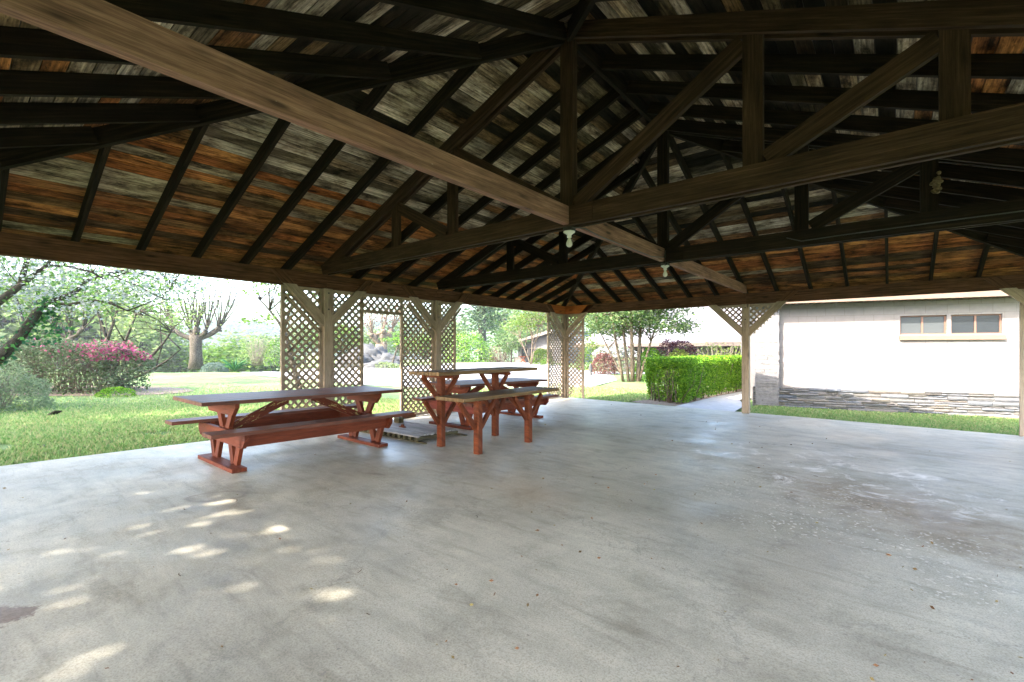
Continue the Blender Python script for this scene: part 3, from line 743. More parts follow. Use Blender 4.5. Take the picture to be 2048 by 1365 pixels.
# deck boards (underside of the roof)
def deck(kind):
    """kind: 'L','R' long slopes; 'E' far end slope; 'N' near end slope"""
    p = PM(); row = .137; th = .02
    rowplan = row / math.sqrt(1 + SL * SL)
    d = -OV - .02; k = 0
    joints = vsL + [T1, T2] if kind in 'LR' else [UC + .6 * i for i in range(-7, 8)]
    while d < UC - .01:
        d2 = min(d + rowplan - .008, UC)
        if kind in 'LR': lo0, hi0 = d, BL - d; lo1, hi1 = d2, BL - d2
        else: lo0, hi0 = d, BW - d; lo1, hi1 = d2, BW - d2
        if hi1 - lo1 < .05: break
        cuts = [None]
        jj = sorted(j for j in joints if lo1 + .25 < j < hi1 - .25)
        cuts = []; last = lo0
        for j in jj:
            pr = .2 if d < 1.9 else .42
            if j - last > .55 and random.random() < pr: cuts.append(j); last = j
        ends = [(lo0, lo1)] + [(c_, c_) for c_ in cuts] + [(hi0, hi1)]
        for (a, b) in zip(ends, ends[1:]):
            g = .003
            r_ = random.random(); low = d + random.uniform(-.25, .25)
            if low >= 1.55: r_ += {'L': 0, 'E': .03, 'R': .26, 'N': .3}[kind] * random.random() * 1.6
            pg = .12 if kind == 'L' else .2 if kind == 'E' else .3
            if low < 1.5:        # stained, honey to dark brown, some pale
                if r_ < .62: col = random.choice([(.95, .42, .14), (.75, .33, .12), (1.15, .56, .2), (.8, .31, .1), (.62, .3, .12)])
                elif r_ < 1 - pg: col = random.choice([(.32, .18, .08), (.25, .16, .09), (.4, .24, .11), (.2, .13, .07)])
                else: col = random.choice([(.85, .78, .64), (.7, .64, .52), (.8, .62, .38)])
            elif low < 2.15:     # weathered white band
                if r_ < .72: col = random.choice([(1.0, .96, .9), (.85, .81, .73), (1.15, 1.1, 1.03)])
                elif r_ < .88: col = (.36, .32, .25)
                else: col = (.5, .28, .13)
            else:
                if r_ < .46: col = random.choice([(1.1, 1.0, .86), (.95, .89, .79), (.95, .8, .6), (1.25, 1.18, 1.1)])
                elif r_ < .7: col = random.choice([(.36, .31, .21), (.28, .25, .18), (.42, .3, .17)])
                else: col = random.choice([(.05, .042, .03), (.09, .07, .045), (.04, .034, .025)])
            j = random.uniform(.85, 1.12); col = (col[0] * j, col[1] * j, col[2] * j, 1)
            z0 = zr(d) + RH * 1.03; z1 = zr(d2) + RH * 1.03
            def Q(al, dd, z):
                if kind == 'L': return P(dd, al, z)
                if kind == 'R': return P(BW - dd, al, z)
                if kind == 'E': return P(al, dd, z)
                return P(al, BL - dd, z)
            A0, A1 = a[0] + g, a[1] + g; B0, B1 = b[0] - g, b[1] - g
            pts = [Q(A0, d, z0), Q(A1, d2, z1), Q(A1, d2, z1 + th), Q(A0, d, z0 + th), Q(B0, d, z0), Q(B1, d2, z1), Q(B1, d2, z1 + th), Q(B0, d, z0 + th)]
            p.hexa(pts, col, L=abs(B0 - A0))
        d += rowplan; k += 1
    o = p.build('deck_boards', M['deck']); return o
for k in 'LREN': deck(k)
# roof covering
p = PM(); zo = RH * 1.03 + .03; e = OV + .06
cn = [P(-e, -e, zr(-e) + zo), P(BW + e, -e, zr(-e) + zo), P(BW + e, BL + e, zr(-e) + zo), P(-e, BL + e, zr(-e) + zo)]
rg = [P(UC, T2, zr(UC) + zo), P(UC, T1, zr(UC) + zo)]
def slabf(pl):
    p.prism(pl, (0, 0, .03))
slabf([cn[3], cn[0], rg[0], rg[1]][::-1]); slabf([cn[0], cn[1], rg[0]][::-1]); slabf([cn[1], cn[2], rg[1], rg[0]][::-1]); slabf([cn[2], cn[3], rg[1]][::-1])
p.build('roof_covering', M['shingle'])
p = PM(); zf = zr(-e) + .02
for a, b in ((cn[0], cn[1]), (cn[1], cn[2]), (cn[2], cn[3]), (cn[3], cn[0])):
    d = (b - a).normalized() * .02; p.bar(Vector((a.x, a.y, zf + .08)) - d, Vector((b.x, b.y, zf + .08)) + d, .03, .17)
p.build('fascia_board', M['taupe'])

# bare bulbs hanging under the trusses, the cable, mud nest
def bulb(u, v, z, label):
    r = empty('bulb_fitting', P(u, v, z), label, 'ceiling lamp', 'bare bulbs under the trusses')
    m_ = MB(); m_.box(-.045, .045, -.045, .045, -.035, 0); m_.build('junction_box', M['darkmetal'], r)
    m_ = MB(); m_.lathe([(0, -.035), (.056, -.037), (.058, -.048), (.036, -.062), (.022, -.075), (.021, -.1), (0, -.1)], (0, 0, 0)); m_.build('lamp_holder', M['porcelain'], r)
    m_ = MB(); m_.lathe([(.012, -.095), (.013, -.108), (.02, -.125), (.029, -.145), (.0315, -.16), (.029, -.175), (.02, -.187), (.008, -.193), (0, -.194)], (0, 0, 0)); m_.build('bulb', M['bulbglass'], r)
bulb(4.60, T1, 2.548, 'bare white bulb hanging under the nearer truss, at the foot of its king post')
bulb(4.62, T2, 2.548, 'bare white bulb hanging under the farther truss, with a cable dropping to it')
m_ = MB()
m_.tube([P(4.66, T1 + .03, 2.535), P(4.72, T1 - .1, 2.54), P(4.655, T1 - .5, 2.552), P(4.65, 5.9, 2.556), P(4.65, 5.15, 2.553), P(4.66, 4.76, 2.60), P(4.66, 4.70, 2.7)], .006, 6)
m_.tube([P(4.66, 4.70, 2.7), P(4.655, 4.69, 2.62), P(4.65, T2 + .075, 2.5), P(4.62, T2 + .04, 2.52)], .006, 6)
tag(m_.build('electric_cable', M['cable']), 'grey cable stapled along the centre tie between the two bulbs', 'cable')
m_ = MB()
m_.tube([P(6.1, T2 + .072, 2.66), P(6.25, T2 + .075, 2.60), P(6.6, T2 + .072, 2.61), P(7.6, T2 + .072, 2.62), P(8.9, T2 + .072, 2.62)], .006, 6)
tag(m_.build('electric_cable', M['cable']), 'dark cable running along the side of the farther truss chord', 'cable')

# ------------------------------------------------------------------ picnic tables
def picnic_table(cu, cv, half, label, mats, group='red picnic tables'):
    z0 = fl(cu, cv)
    r = empty('picnic_table', P(cu, cv, z0), label, 'picnic table', group)
    r.rotation_euler = (math.atan(-.0123), math.atan(.0063), 0)
    base, top, br, supp = mats
    Lh = 1.19
    def mk(name, fn, mat): 
        q = MB(); fn(q); return q.build(name, M[mat], r)
    # local x = u, y = -v
    def topf(q):
        for k in range(5):
            x = -.45 + .18 * k + .004
            q.box(x, x + .173, -Lh, Lh, .69, .728)
    mk('tabletop', topf, top)
    for s in (-1, 1):
        def bench(q, s=s):
            for k in range(2):
                x = s * .475 + (0 if s > 0 else -.24) + k * .122
                q.box(x, x + .118, -Lh, Lh, .405, .443)
        mk('bench_seat', bench, top)
        mk('bench_apron', lambda q, s=s: q.box(s * .56 - .02, s * .56 + .02, -half - .02, half + .02, .265, .403), base)
    for e in (-1, 1):
        y = e * half
        mk('foot', lambda q, y=y: q.box(-.5, .5, y - .07, y + .07, .0, .04), base)
        # bench support plank with cut ends
        mk('bench_support', lambda q, y=y, e=e: q.prism([Vector((-.66, y - .02, .40)), Vector((-.66, y - .02, .33)), Vector((-.6, y - .02, .255)), Vector((.6, y - .02, .255)), Vector((.66, y - .02, .33)), Vector((.66, y - .02, .40))], (0, .04, 0), gdir=(1, 0, 0)), supp)
        mk('top_cleat', lambda q, y=y: q.prism([Vector((-.42, y - .02, .688)), Vector((-.42, y - .02, .65)), Vector((-.33, y - .02, .56)), Vector((.33, y - .02, .56)), Vector((.42, y - .02, .65)), Vector((.42, y - .02, .688))], (0, .04, 0), gdir=(1, 0, 0)), base)
        # lower V legs (two Vs) and the upper V
        for cx in (-.27, .27):
            for s in (-1, 1):
                mk('leg', lambda q, cx=cx, s=s, y=y: q.bar((cx + s * .035, y + .045 * (1), .04), (cx + s * .17, y + .045, .40), .04, .085, up=(1, 0, 0)), base)
        for s in (-1, 1):
            mk('leg', lambda q, s=s, y=y: q.bar((s * .045, y + .043, .35), (s * .24, y + .043, .685), .04, .09, up=(1, 0, 0)), base)
        mk('diagonal_brace', lambda q, e=e: q.bar((0, e * (half - .03), .36), (0, e * .16, .66), .09, .04, up=(1, 0, 0)), br)
    return r
picnic_table(1.44, 8.2, .86, 'long red picnic table with peeling braces, nearest the open lawn side', ('red', 'redtop', 'red_worn', 'red'))
picnic_table(1.37, 4.66, .93, 'faded pinkish red picnic table behind the tall serving stand', ('red', 'redtop', 'red', 'pinkred'))

# stepped serving stand
st = empty('serving_stand', P(2.8, 6.3, fl(2.8, 6.3)), 'red brown stepped serving stand with two weathered tan tops at different heights', 'serving stand')
def SP(u, v, z): return (u - 2.8, -(v - 6.3), z)
def sm(name, mat, fn): q = MB(); fn(q); return q.build(name, M[mat], st)
def upper(q):
    for k in range(3): q.bar(SP(2.20 + .2 * k, 7.06, 1.0 - .022), SP(2.20 + .2 * k, 4.98, 1.0 - .022), .195, .044)
sm('upper_top', 'tantop', upper)
def lower(q):
    for k in range(3): q.bar(SP(2.73 + .17 * k, 7.08, .70 - .02), SP(2.73 + .17 * k, 5.05, .70 - .02), .166, .042)
sm('lower_top', 'tantop', lower)
for (u, v, h) in ((2.45, 6.80, .954), (2.45, 5.72, .954), (3.12, 6.80, .658), (3.12, 5.78, .658)):
    dz = fl(u, v) - fl(2.8, 6.3)
    def lg(q, u=u, v=v, h=h, dz=dz):
        a = .045; ch = .012; pts = [(-a + ch, -a), (a - ch, -a), (a, -a + ch), (a, a - ch), (a - ch, a), (-a + ch, a), (-a, a - ch), (-a, -a + ch)]
        q.prism([Vector((SP(u, v, 0)[0] + x, SP(u, v, 0)[1] + y, dz)) for x, y in pts], (0, 0, h - dz), gdir=(1, 0, 0))
    sm('leg', 'brown', lg)
for (u, v, h) in ((2.45, 6.80, .954), (2.45, 5.72, .954)):
    sm('cross_rail', 'brown', lambda q, v=v: q.bar(SP(2.1, v, .932), SP(2.72, v, .932), .085, .04))
    for s in (-1, 1):
        sm('knee_brace', 'brown', lambda q, v=v, s=s: q.bar(SP(2.45, v + s * .05, .64), SP(2.45, v + s * .31, .94), .04, .05))
        sm('knee_brace', 'brown', lambda q, v=v, s=s: q.bar(SP(2.45, v + s * .05, .32), SP(2.45, v + s * .28, .62), .04, .05))
for v in (6.80, 5.78):
    sm('cross_rail', 'brown', lambda q, v=v: q.bar(SP(2.50, v, .638), SP(3.2, v, .638), .06, .04))
    for s in (-1, 1):
        sm('knee_brace', 'brown', lambda q, v=v, s=s: q.bar(SP(3.12, v + s * .05, .32), SP(3.12, v + s * .31, .64), .04, .05))
    sm('knee_brace', 'brown', lambda q, v=v: q.bar(SP(3.07, v, .33), SP(2.75, v, .64), .04, .05))

# slatted wooden grate lying on the slab
gr = empty('slatted_grate', P(1.2, 6.5, fl(1.2, 6.5)), 'low grey slatted wooden grate lying on the slab between the two picnic tables', 'wooden grate')
gr.rotation_euler = (math.atan(-.0123), math.atan(.0063), R(2))
q = MB()
for k in range(15): y = -.38 + k * .054; q.box(-.95, .78 + random.uniform(-.03, .04), y, y + .042, .062, .082)
q.build('slats', M['grey_slat'], gr)
q = MB()
for k in range(15): x = -.9 + k * .118; q.box(x, x + .05, -.385, .425, .018, .06)
q.build('cross_slats', M['slat_under'], gr)
q = MB()
for y in (-.4, .40): q.box(-.95, .98, y, y + .045, 0, .017)
q.build('runners', M['slat_under'], gr)
q = MB(); q.box(-.42, -.3, -.02, .02, .083, .097); q.prism([Vector((-.39, -.015, .097)), Vector((-.33, -.015, .097)), Vector((-.345, -.015, .13)), Vector((-.375, -.015, .13))], (0, .03, 0)); 
q.v = [(a + .42, b - .02, c_) for a, b, c_ in q.v]; q.build('handle', M['darkbrown'] if False else M['brown'], gr)
q = MB(); q.box(-.42, -.3, .2, .3, .083, .17); q.build('block', M['slat_under'], gr)

# mud nest on the far truss post
q = MB()
nc = P(UC + 2.82 + .0, T2 + .04, 0); 
for k in range(26):
    a = (random.gauss(0, .022), random.uniform(-.005, .012), random.uniform(-.1, .1)); 
    cz = W(1890, 357, 5).z
zc = 3.02
for k in range(30):
    z = random.gauss(0, .05); x = random.gauss(0, .014)
    q.tube([P(UC + 2.82 + x, T2 + .027, zc + z), P(UC + 2.82 + x + random.gauss(0, .006), T2 + .04 + random.uniform(0, .012), zc + z + .008)], [.02, .013], 7)
tag(q.build('mud_nest', M['nest']), 'crusty brown wasp mud nest on a post of the farther truss', 'insect nest')

# leaves and twigs on the slab
cen = []
for i in range(420):
    if random.random() < .6: u = random.uniform(4.5, 9.2); v = random.uniform(6, 11)
    else: u = random.uniform(.3, 9.1); v = random.uniform(.3, 11.3)
    cen.append((u, -v, fl(u, v) + .006))
for i in range(700):
    v = random.uniform(2.5, 11.6); u = -.13 - abs(random.gauss(0, .35)); cen.append((u, -v, ground(u, -v) + .02))
lo = leaves_mesh('leaf_litter', np.array(cen), .022, M['dry'], flat=.12, aspect=.5, sizevar=.6)
tag(lo, 'scattered dry leaves and bud scales on the concrete floor', 'leaf litter', kind='stuff')
q = MB()
for i in range(20):
    u = random.uniform(2.5, 9.0); v = random.uniform(5.0, 11); a = random.uniform(0, 3.14); l = random.uniform(.03, .1)
    z = fl(u, v) + .004
    q.tube([P(u, v, z), P(u + math.cos(a) * l * .5, v + math.sin(a) * l * .5, z + .004), P(u + math.cos(a + .3) * l, v + math.sin(a + .3) * l, z)], [.002, .0024, .0015], 5)
tag(q.build('twig_litter', M['stem']), 'thin brown twigs scattered on the concrete floor', 'twigs', kind='stuff')

# ------------------------------------------------------------------ block building on the right
bo = W(1024 + 6.55 / 12.5 * F, 0, 12.5); bo.z = 0
dX, dZ = .913, -.408
bdir = Vector((dX * cs - dZ * sn, -(-dX * sn - dZ * cs), 0)).normalized(); ang = math.atan2(bdir.y, bdir.x)
bld = empty('block_building', bo, 'pale painted block building with ledge stone base and two low windows under the eave', 'building', rz=ang)
# local x along wall to the right, local y = away (behind)
WL = 9.5; ZE = 2.52; GZ = -.6
def bb(name, mat, fn, parent=None): q = MB(); fn(q); return q.build(name, M[mat], parent or bld)
def wallf(q):
    def quad(x0, x1, z0, z1, y=0):
        b = len(q.v); q.v += [(x0, y, z0), (x1, y, z0), (x1, y, z1), (x0, y, z1)]; q.quadface((b, b + 1, b + 2, b + 3), [(x0, z0), (x1, z0), (x1, z1), (x0, z1)])
    wx = [(3.117, 3.99), (4.07, 4.96)]; z0, z1 = 1.70, 2.155
    quad(0, 3.117, GZ, ZE + .1); quad(3.99, 4.07, z0, z1); quad(4.96, WL, GZ, ZE + .1); quad(3.117, 4.96, GZ, z0); quad(3.117, 4.96, z1, ZE + .1)
    for a, b_ in wx:   # reveals
        for (p0, p1) in (((a, z0), (a, z1)), ((b_, z1), (b_, z0)), ((b_, z0), (a, z0)), ((a, z1), (b_, z1))):
            k = len(q.v); q.v += [(p0[0], 0, p0[1]), (p0[0], .12, p0[1]), (p1[0], .12, p1[1]), (p1[0], 0, p1[1])]; q.quadface((k, k + 1, k + 2, k + 3), [(0, 0)] * 4)
    # ends and back
    for pts in ([(0, 9, GZ), (0, 0, GZ), (0, 0, ZE + .1), (0, 9, ZE + .1)], [(WL, 0, GZ), (WL, 9, GZ), (WL, 9, ZE + .1), (WL, 0, ZE + .1)], [(WL, 9, GZ), (0, 9, GZ), (0, 9, ZE + .1), (WL, 9, ZE + .1)]):
        k = len(q.v); q.v += pts; q.quadface((k, k + 1, k + 2, k + 3), [(p[0] + p[1], p[2]) for p in pts])
bb('wall', 'block', wallf)
for i, (a, b_) in enumerate(((3.117, 3.99), (4.07, 4.96))):
    def fr(q, a=a, b_=b_):
        z0, z1 = 1.70, 2.155; y0_, y1_ = .05, .09; w_ = .028
        q.box(a, b_, y0_, y1_, z0, z0 + w_); q.box(a, b_, y0_, y1_, z1 - w_, z1); q.box(a, a + w_, y0_, y1_, z0 + w_, z1 - w_); q.box(b_ - w_, b_, y0_, y1_, z0 + w_, z1 - w_)
        c_ = (a + b_) / 2; q.box(c_ - .018, c_ + .018, y0_ - .002, y1_, z0 + w_, z1 - w_)
    o = bb('window', 'frame', fr)
    bb('window_pane', 'glassf' if i == 0 else 'glassd', lambda q, a=a, b_=b_: q.box(a + .02, b_ - .02, .068, .074, 1.72, 2.14), o)
    if i == 0: o['label'] = 'frosted sliding window'
bb('window_sill', 'peach', lambda q: q.prism([Vector((3.10, -.07, 1.57)), Vector((3.10, 0.02, 1.57)), Vector((3.10, .02, 1.69)), Vector((3.10, -.07, 1.655))][::-1], (1.90, 0, 0)))
# roof slab with corrugated edge
def rf(q):
    q.prism([Vector((-.5, -.47, ZE)), Vector((-.5, 9.4, ZE + .9)), Vector((-.5, 9.4, ZE + 1.0)), Vector((-.5, -.47, ZE + .1))][::-1], (WL + 1.0, 0, 0))
bb('roof', 'roofmetal', rf)
bb('fascia', 'peach', lambda q: q.box(-.5, WL + .5, -.495, -.472, ZE - .01, ZE + .24))
def tails(q):
    for k in range(70): x = -.4 + k * .14; q.box(x, x + .05, -.368, -.02, ZE - .02, ZE - .002)
bb('soffit_battens', 'peach', tails)
# pier of thin stacked stones
def pier(q):
    z = GZ * .3
    z = -.12
    while z < ZE - .02:
        h_ = random.uniform(.035, .075); x = .0
        if random.random() < .5: parts = [(0, .54)]
        else: c_ = random.uniform(.15, .4); parts = [(0, c_), (c_ + .006, .54)]
        for a, b_ in parts:
            j = random.uniform(0, .018); q.box(a, b_ + random.uniform(-.01, .012), -.2 - j, .02, z, z + h_ - .006)
        z += h_
bb('stone_pier', 'stone_l', pier)
bb('pier_core', 'stone_l', lambda q: q.box(.02, .53, -.18, .0, -.2, ZE - .03))
# ledge stone base
def ledge(q):
    z = -.42; row = 0
    while z < .335:
        h_ = random.choice([.055, .075, .1, .13]); x = -.05
        if z + h_ > .3: h_ = .36 - z if .36 - z < .16 else h_
        while x < WL:
            l = random.uniform(.12, .3) * (1 + h_ * 12); l = min(l, WL - x + .05)
            two = h_ > .075 and random.random() < .35
            for (za, zb) in (((z, z + h_ / 2), (z + h_ / 2, z + h_)) if two else ((z, z + h_),)):
                j = random.uniform(0, .045); g = .005
                y0_ = -.14 - j; a, b_ = x + g, x + l - g
                tt = random.uniform(-.012, .012); t2 = random.uniform(-.012, .012)
                n_ = 4; 
                pts0 = []
                # rough front: subdivide along x
                b0 = len(q.v); col = (1, 1, 1, 1)
                for i in range(n_ + 1):
                    xx = a + (b_ - a) * i / n_; yy = y0_ + random.uniform(-.012, .012) + (.014 if i in (0, n_) else 0)
                    q.v += [(xx, yy + .008, za + g * .6 + random.uniform(0, .006)), (xx, yy - .006, (za + zb) / 2 + tt), (xx, yy + .01, zb - g * .6 - random.uniform(0, .006)), (xx, .0, zb - g * .6), (xx, .0, za + g * .6)]
                for i in range(n_):
                    s0 = b0 + 5 * i; s1 = s0 + 5
                    for m1, m2 in ((0, 1), (1, 2), (2, 3), (4, 0)):
                        q.quadface((s0 + m1, s1 + m1, s1 + m2, s0 + m2), [(0, 0)] * 4)
                q.quadface((b0, b0 + 1, b0 + 2, b0 + 3, b0 + 4), [(0, 0)] * 5); e0 = b0 + 5 * n_
                q.quadface((e0 + 4, e0 + 3, e0 + 2, e0 + 1, e0), [(0, 0)] * 5)
            x += l
        z += h_; row += 1
bb('stone_base', 'stone', ledge)
bb('mortar_core', 'stone_l', lambda q: q.box(-.06, WL, -.125, -.003, -.5, .33))

# ------------------------------------------------------------------ house with the large pale roof, cottage
def seg_house():
    A = W(1150, 0, 35); B = W(1640, 0, 21); A.z = B.z = 0
    d = (B - A); L = d.length; a = math.atan2(d.y, d.x)
    h = empty('ranch_house', A, 'long low house with a broad pale roof seen beyond the clipped hedge', 'house', rz=a)
    def hb(n, m, fn): q = MB(); fn(q); return q.build(n, M[m], h)
    ze = 1.62; gz = -.5
    hb('wall', 'wallwood', lambda q: q.box(.6, L - .1, 1.2, 9, gz, ze + .1))
    hb('roof', 'roofmetal', lambda q: q.prism([Vector((0, 0, ze)), Vector((0, 9.5, ze + 4.2)), Vector((0, 9.5, ze + 4.35)), Vector((0, 0, ze + .12))][::-1], (L + 2, 0, 0)))
    hb('fascia', 'darkbrown', lambda q: q.box(0, L + 2, -.03, -.004, ze - .1, ze + .13))
    for k in range(9):
        hb('porch_post', 'darkbrown', lambda q, k=k: q.box(.3 + k * 2.0, .42 + k * 2.0, .2, .32, gz, ze))
    for k in range(5):
        o = hb('window', 'cream', lambda q, k=k: q.box(1.6 + k * 3, 3.0 + k * 3, 1.16, 1.198, .3, 1.4))
        q = MB(); q.box(1.7 + k * 3, 2.9 + k * 3, 1.13, 1.158, .38, 1.32); q.build('window_pane', M['glassd'], o)
seg_house()
def cottage():
    A = W(1036, 0, 52); B = W(1125, 0, 48); A.z = B.z = 0; d = B - A; L = d.length; a = math.atan2(d.y, d.x)
    h = empty('cottage', A, 'small grey cottage with a gabled porch and tall dark windows beyond the driveway', 'house', rz=a)
    def hb(n, m, fn): q = MB(); fn(q); return q.build(n, M[m], h)
    hb('wall', 'wallwood', lambda q: q.prism([Vector((0, 0, -1)), Vector((L, 0, -1)), Vector((L, 0, 2.5)), Vector((L * .9, 0, 3.1)), Vector((0, 0, 1.95))], (0, 6, 0), gdir=(1, 0, 0)))
    hb('roof', 'roofmetal', lambda q: q.prism([Vector((-.9, -1.0, 1.8)), Vector((L * .92, -1.0, 3.2)), Vector((L * .92, -1.0, 3.38)), Vector((-.9, -1.0, 1.98))], (0, 8, 0)))
    for k in range(4):
        x = .5 + k * 1.15
        o = hb('window', 'cream', lambda q, x=x: q.box(x, x + .95, -.06, -.005, -.4, 1.5))
        q = MB(); q.box(x + .08, x + .87, -.09, -.065, -.3, 1.4); q.build('window_pane', M['glassd'], o)
    hb('fascia', 'cream', lambda q: q.bar((-.9, -1.02, 1.87), (L * .92, -1.02, 3.27), .04, .28))
cottage()
# stone planter and far picnic table near the cottage
q = MB(); c_ = G(1043, 50, -.12)
q.box(c_.x - .8, c_.x + .8, c_.y - .3, c_.y + .3, -.2, .42); q.box(c_.x - .86, c_.x + .86, c_.y - .36, c_.y + .36, .422, .5)
tag(q.build('stone_planter', M['stone']), 'low dark stone block beside the distant cottage', 'planter')
ft = empty('garden_table', G(1053, 49.5, -.12), 'tiny distant dark red table with crossed legs near the cottage', 'table')
q = MB(); q.box(-.45, .45, -.9, .9, .68, .72); q.build('tabletop', M['brown'], ft)
for s in (-1, 1):
    for y in (-.6, .6):
        q = MB(); q.bar((s * .38, y, 0), (-s * .38, y + .03 * s, .68), .05, .09); q.build('leg', M['brown'], ft)

# ------------------------------------------------------------------ plants
def clumps(centers, nper, sig, size=None):
    c = np.repeat(np.array([tuple(x) for x in centers]), nper, axis=0)
    return c + rng.normal(size=c.shape) * np.array(sig)
def ell_pts(c, r, n, shell=.55, zmin=None):
    out = []
    while len(out) < n:
        p = rng.normal(size=3); p /= np.linalg.norm(p); rad = shell + (1 - shell) * random.random()
        q = Vector((c[0] + p[0] * r[0] * rad, c[1] + p[1] * r[1] * rad, c[2] + p[2] * r[2] * rad))
        if zmin is None or q.z > zmin: out.append(q)
    return out
def local(root, pts): return [Vector(p) - root.location for p in pts]
def curve(a, b, bend, n=5, jit=0):
    a = Vector(a); b = Vector(b); m_ = (a + b) / 2 + Vector(bend); out = []
    for i in range(n + 1):
        t_ = i / n; p = a * (1 - t_) ** 2 + m_ * 2 * t_ * (1 - t_) + b * t_ * t_
        if 0 < i < n: p += Vector((random.uniform(-jit, jit), random.uniform(-jit, jit), random.uniform(-jit, jit)))
        out.append(p)
    return out
def tree(name, label, cat, base, trunks, crowns, mats, leaf, ncl, nper, sig, group=None, nbr=30, bark='bark', brad=.03, flat=.35, shell=.5, zmin=None, aspect=.55):
    """trunks: list of (path pts, radii) ; crowns: list of (centre, radii)"""
    root = empty(name, base, label, cat, group)
    q = MB()
    for path, rad in trunks: q.tube(local(root, path), rad, 8)
    tips = [t_[0][-1] for t_ in trunks]; mids = [t_[0][len(t_[0]) // 2] for t_ in trunks] + tips
    ends = []
    tot = sum(c[1][0] * c[1][1] * c[1][2] for c in crowns)
    for c, r in crowns:
        k = max(2, int(ncl * (r[0] * r[1] * r[2]) / tot)); ends += ell_pts(c, r, k, shell, zmin)
    random.shuffle(ends)
    for e_ in ends[:nbr]:
        s = min(mids, key=lambda m_: (m_ - e_).length) if random.random() < .7 else random.choice(mids)
        L = (e_ - s).length
        pth = curve(s, e_, (random.uniform(-.1, .1) * L, random.uniform(-.1, .1) * L, .12 * L), 5, .03 * L)
        q.tube(local(root, pth), [brad * (1 - .8 * i / 5) for i in range(6)], 5)
        for k in range(2):
            i = random.randint(2, 4); e2 = pth[i] + Vector((random.gauss(0, .25), random.gauss(0, .25), random.gauss(.1, .2))) * L * .5
            q.tube(local(root, curve(pth[i], e2, (0, 0, .05 * L), 3)), [brad * .4, brad * .3, brad * .2, brad * .12], 4)
    q.build('trunk', M[bark], root)
    cen = clumps(local(root, ends), nper, sig)
    tot = sum(f for _, f in mats); idx = rng.permutation(len(cen)); a = 0
    for i, (mt, f) in enumerate(mats):
        b_ = a + int(len(cen) * f / tot); nm = 'crown' if i == 0 else 'blossom'
        leaves_mesh(nm, cen[idx[a:b_]], leaf, M[mt], root, flat=flat, aspect=aspect); a = b_
    return root
def trunk_to(base, top, r0, r1, bend=(0, 0, 0), n=5): 
    return (curve(base, top, bend, n, .01), [r0 + (r1 - r0) * i / n for i in range(n + 1)])
def gz(p): p = Vector(p); p.z = ground(p.x, p.y) - .05; return p

# big flowering dogwood on the left
ZD = 10.5
db = gz(W(-120, 0, 10.2)); root = empty('flowering_dogwood', db, 'large white flowering dogwood with an ivy wrapped leaning trunk at the far left', 'tree')
q = MB()
limbs = [([(-120, 800, 10.2), (-40, 745, 10.2), (0, 715, 10.2), (40, 675, 10.2), (75, 625, 10.3), (110, 602, 10.3)], [.16, .14, .115, .1, .085, .075]),
 ([(110, 602, 10.3), (150, 585, 10.4), (175, 562, 10.5), (215, 548, 10.6), (260, 540, 10.8), (320, 560, 11)], [.06, .05, .045, .035, .025, .012]),
 ([(108, 604, 10.3), (140, 610, 10.2), (175, 601, 10.2), (215, 604, 10.3), (255, 622, 10.4), (300, 605, 10.5), (340, 580, 10.7)], [.045, .04, .033, .028, .02, .014, .008]),
 ([(-90, 660, 9.6), (-30, 625, 9.7), (0, 602, 9.8), (40, 572, 9.9), (75, 545, 10), (95, 532, 10.1), (130, 532, 10.2), (185, 545, 10.3), (235, 575, 10.5)], [.09, .085, .08, .065, .05, .04, .03, .022, .01]),
 ([(85, 540, 10), (120, 500, 10.3), (180, 470, 10.6), (260, 440, 11)], [.04, .035, .025, .012]),
 ([(40, 572, 9.9), (60, 500, 9.9), (90, 430, 10)], [.05, .04, .02]),
 ([(215, 548, 10.6), (270, 570, 10.8), (330, 600, 11.2), (380, 600, 11.4)], [.025, .02, .014, .006]),
 ([(235, 552, 10.9), (300, 530, 11.2), (370, 545, 11.6), (410, 570, 11.8)], [.022, .018, .012, .005]),
 ([(-110, 780, 10.2), (-105, 700, 10), (-90, 660, 9.6)], [.14, .12, .1])]
tipsd = []
for pth, rad in limbs:
    pts = [W(*p_) for p_ in pth]; q.tube(local(root, pts), rad, 8); tipsd += pts[2:]
dpts = []
# crown volume: sampled in front of the sky window and well above it
for i in range(760):
    px = random.uniform(-260, 430) ; py = random.uniform(330, 640); Zc = random.uniform(9.2, 12.4)
    lim = 640 - max(0, px - 120) * .16
    if py > lim or (px < 130 and py > 600 and random.random() < .6): continue
    if px > 400 and py > 590: continue
    dpts.append(W(px, py, Zc))
for e_ in random.sample(dpts, 110):
    s = min(tipsd, key=lambda m_: (m_ - e_).length); L = (s - e_).length
    if L < 2.2: q.tube(local(root, curve(s, e_, (0, 0, .1 * L), 4, .04 * L)), [.014, .011, .008, .006, .003], 5)
q.build('trunk', M['bark'], root)
cen = clumps(local(root, dpts), 40, (.26, .26, .055))
leaves_mesh('blossom', cen[rng.random(len(cen)) < .62], .065, M['petal'], root, flat=.25, aspect=.8)
cen = clumps(local(root, dpts), 20, (.28, .28, .12))
leaves_mesh('leaves', cen, .075, M['dogleaf'], root, flat=.4)
ivc = []
for pth, rad in limbs[:1] + limbs[8:]:
    for a, b_ in zip(pth, pth[1:]):
        for k in range(110):
            t_ = random.random(); p_ = W(*a).lerp(W(*b_), t_); ivc.append(p_ + Vector((random.gauss(0, .085), random.gauss(0, .085), random.gauss(0, .085))))
for k in range(260):
    a = W(random.choice([85, 95, 110]) + random.gauss(0, 16), random.uniform(600, 690), 10.4); ivc.append(a)
leaves_mesh('ivy', np.array([tuple(v_) for v_ in local(root, ivc)]), .085, M['ivy'], root, flat=.9, aspect=.8)

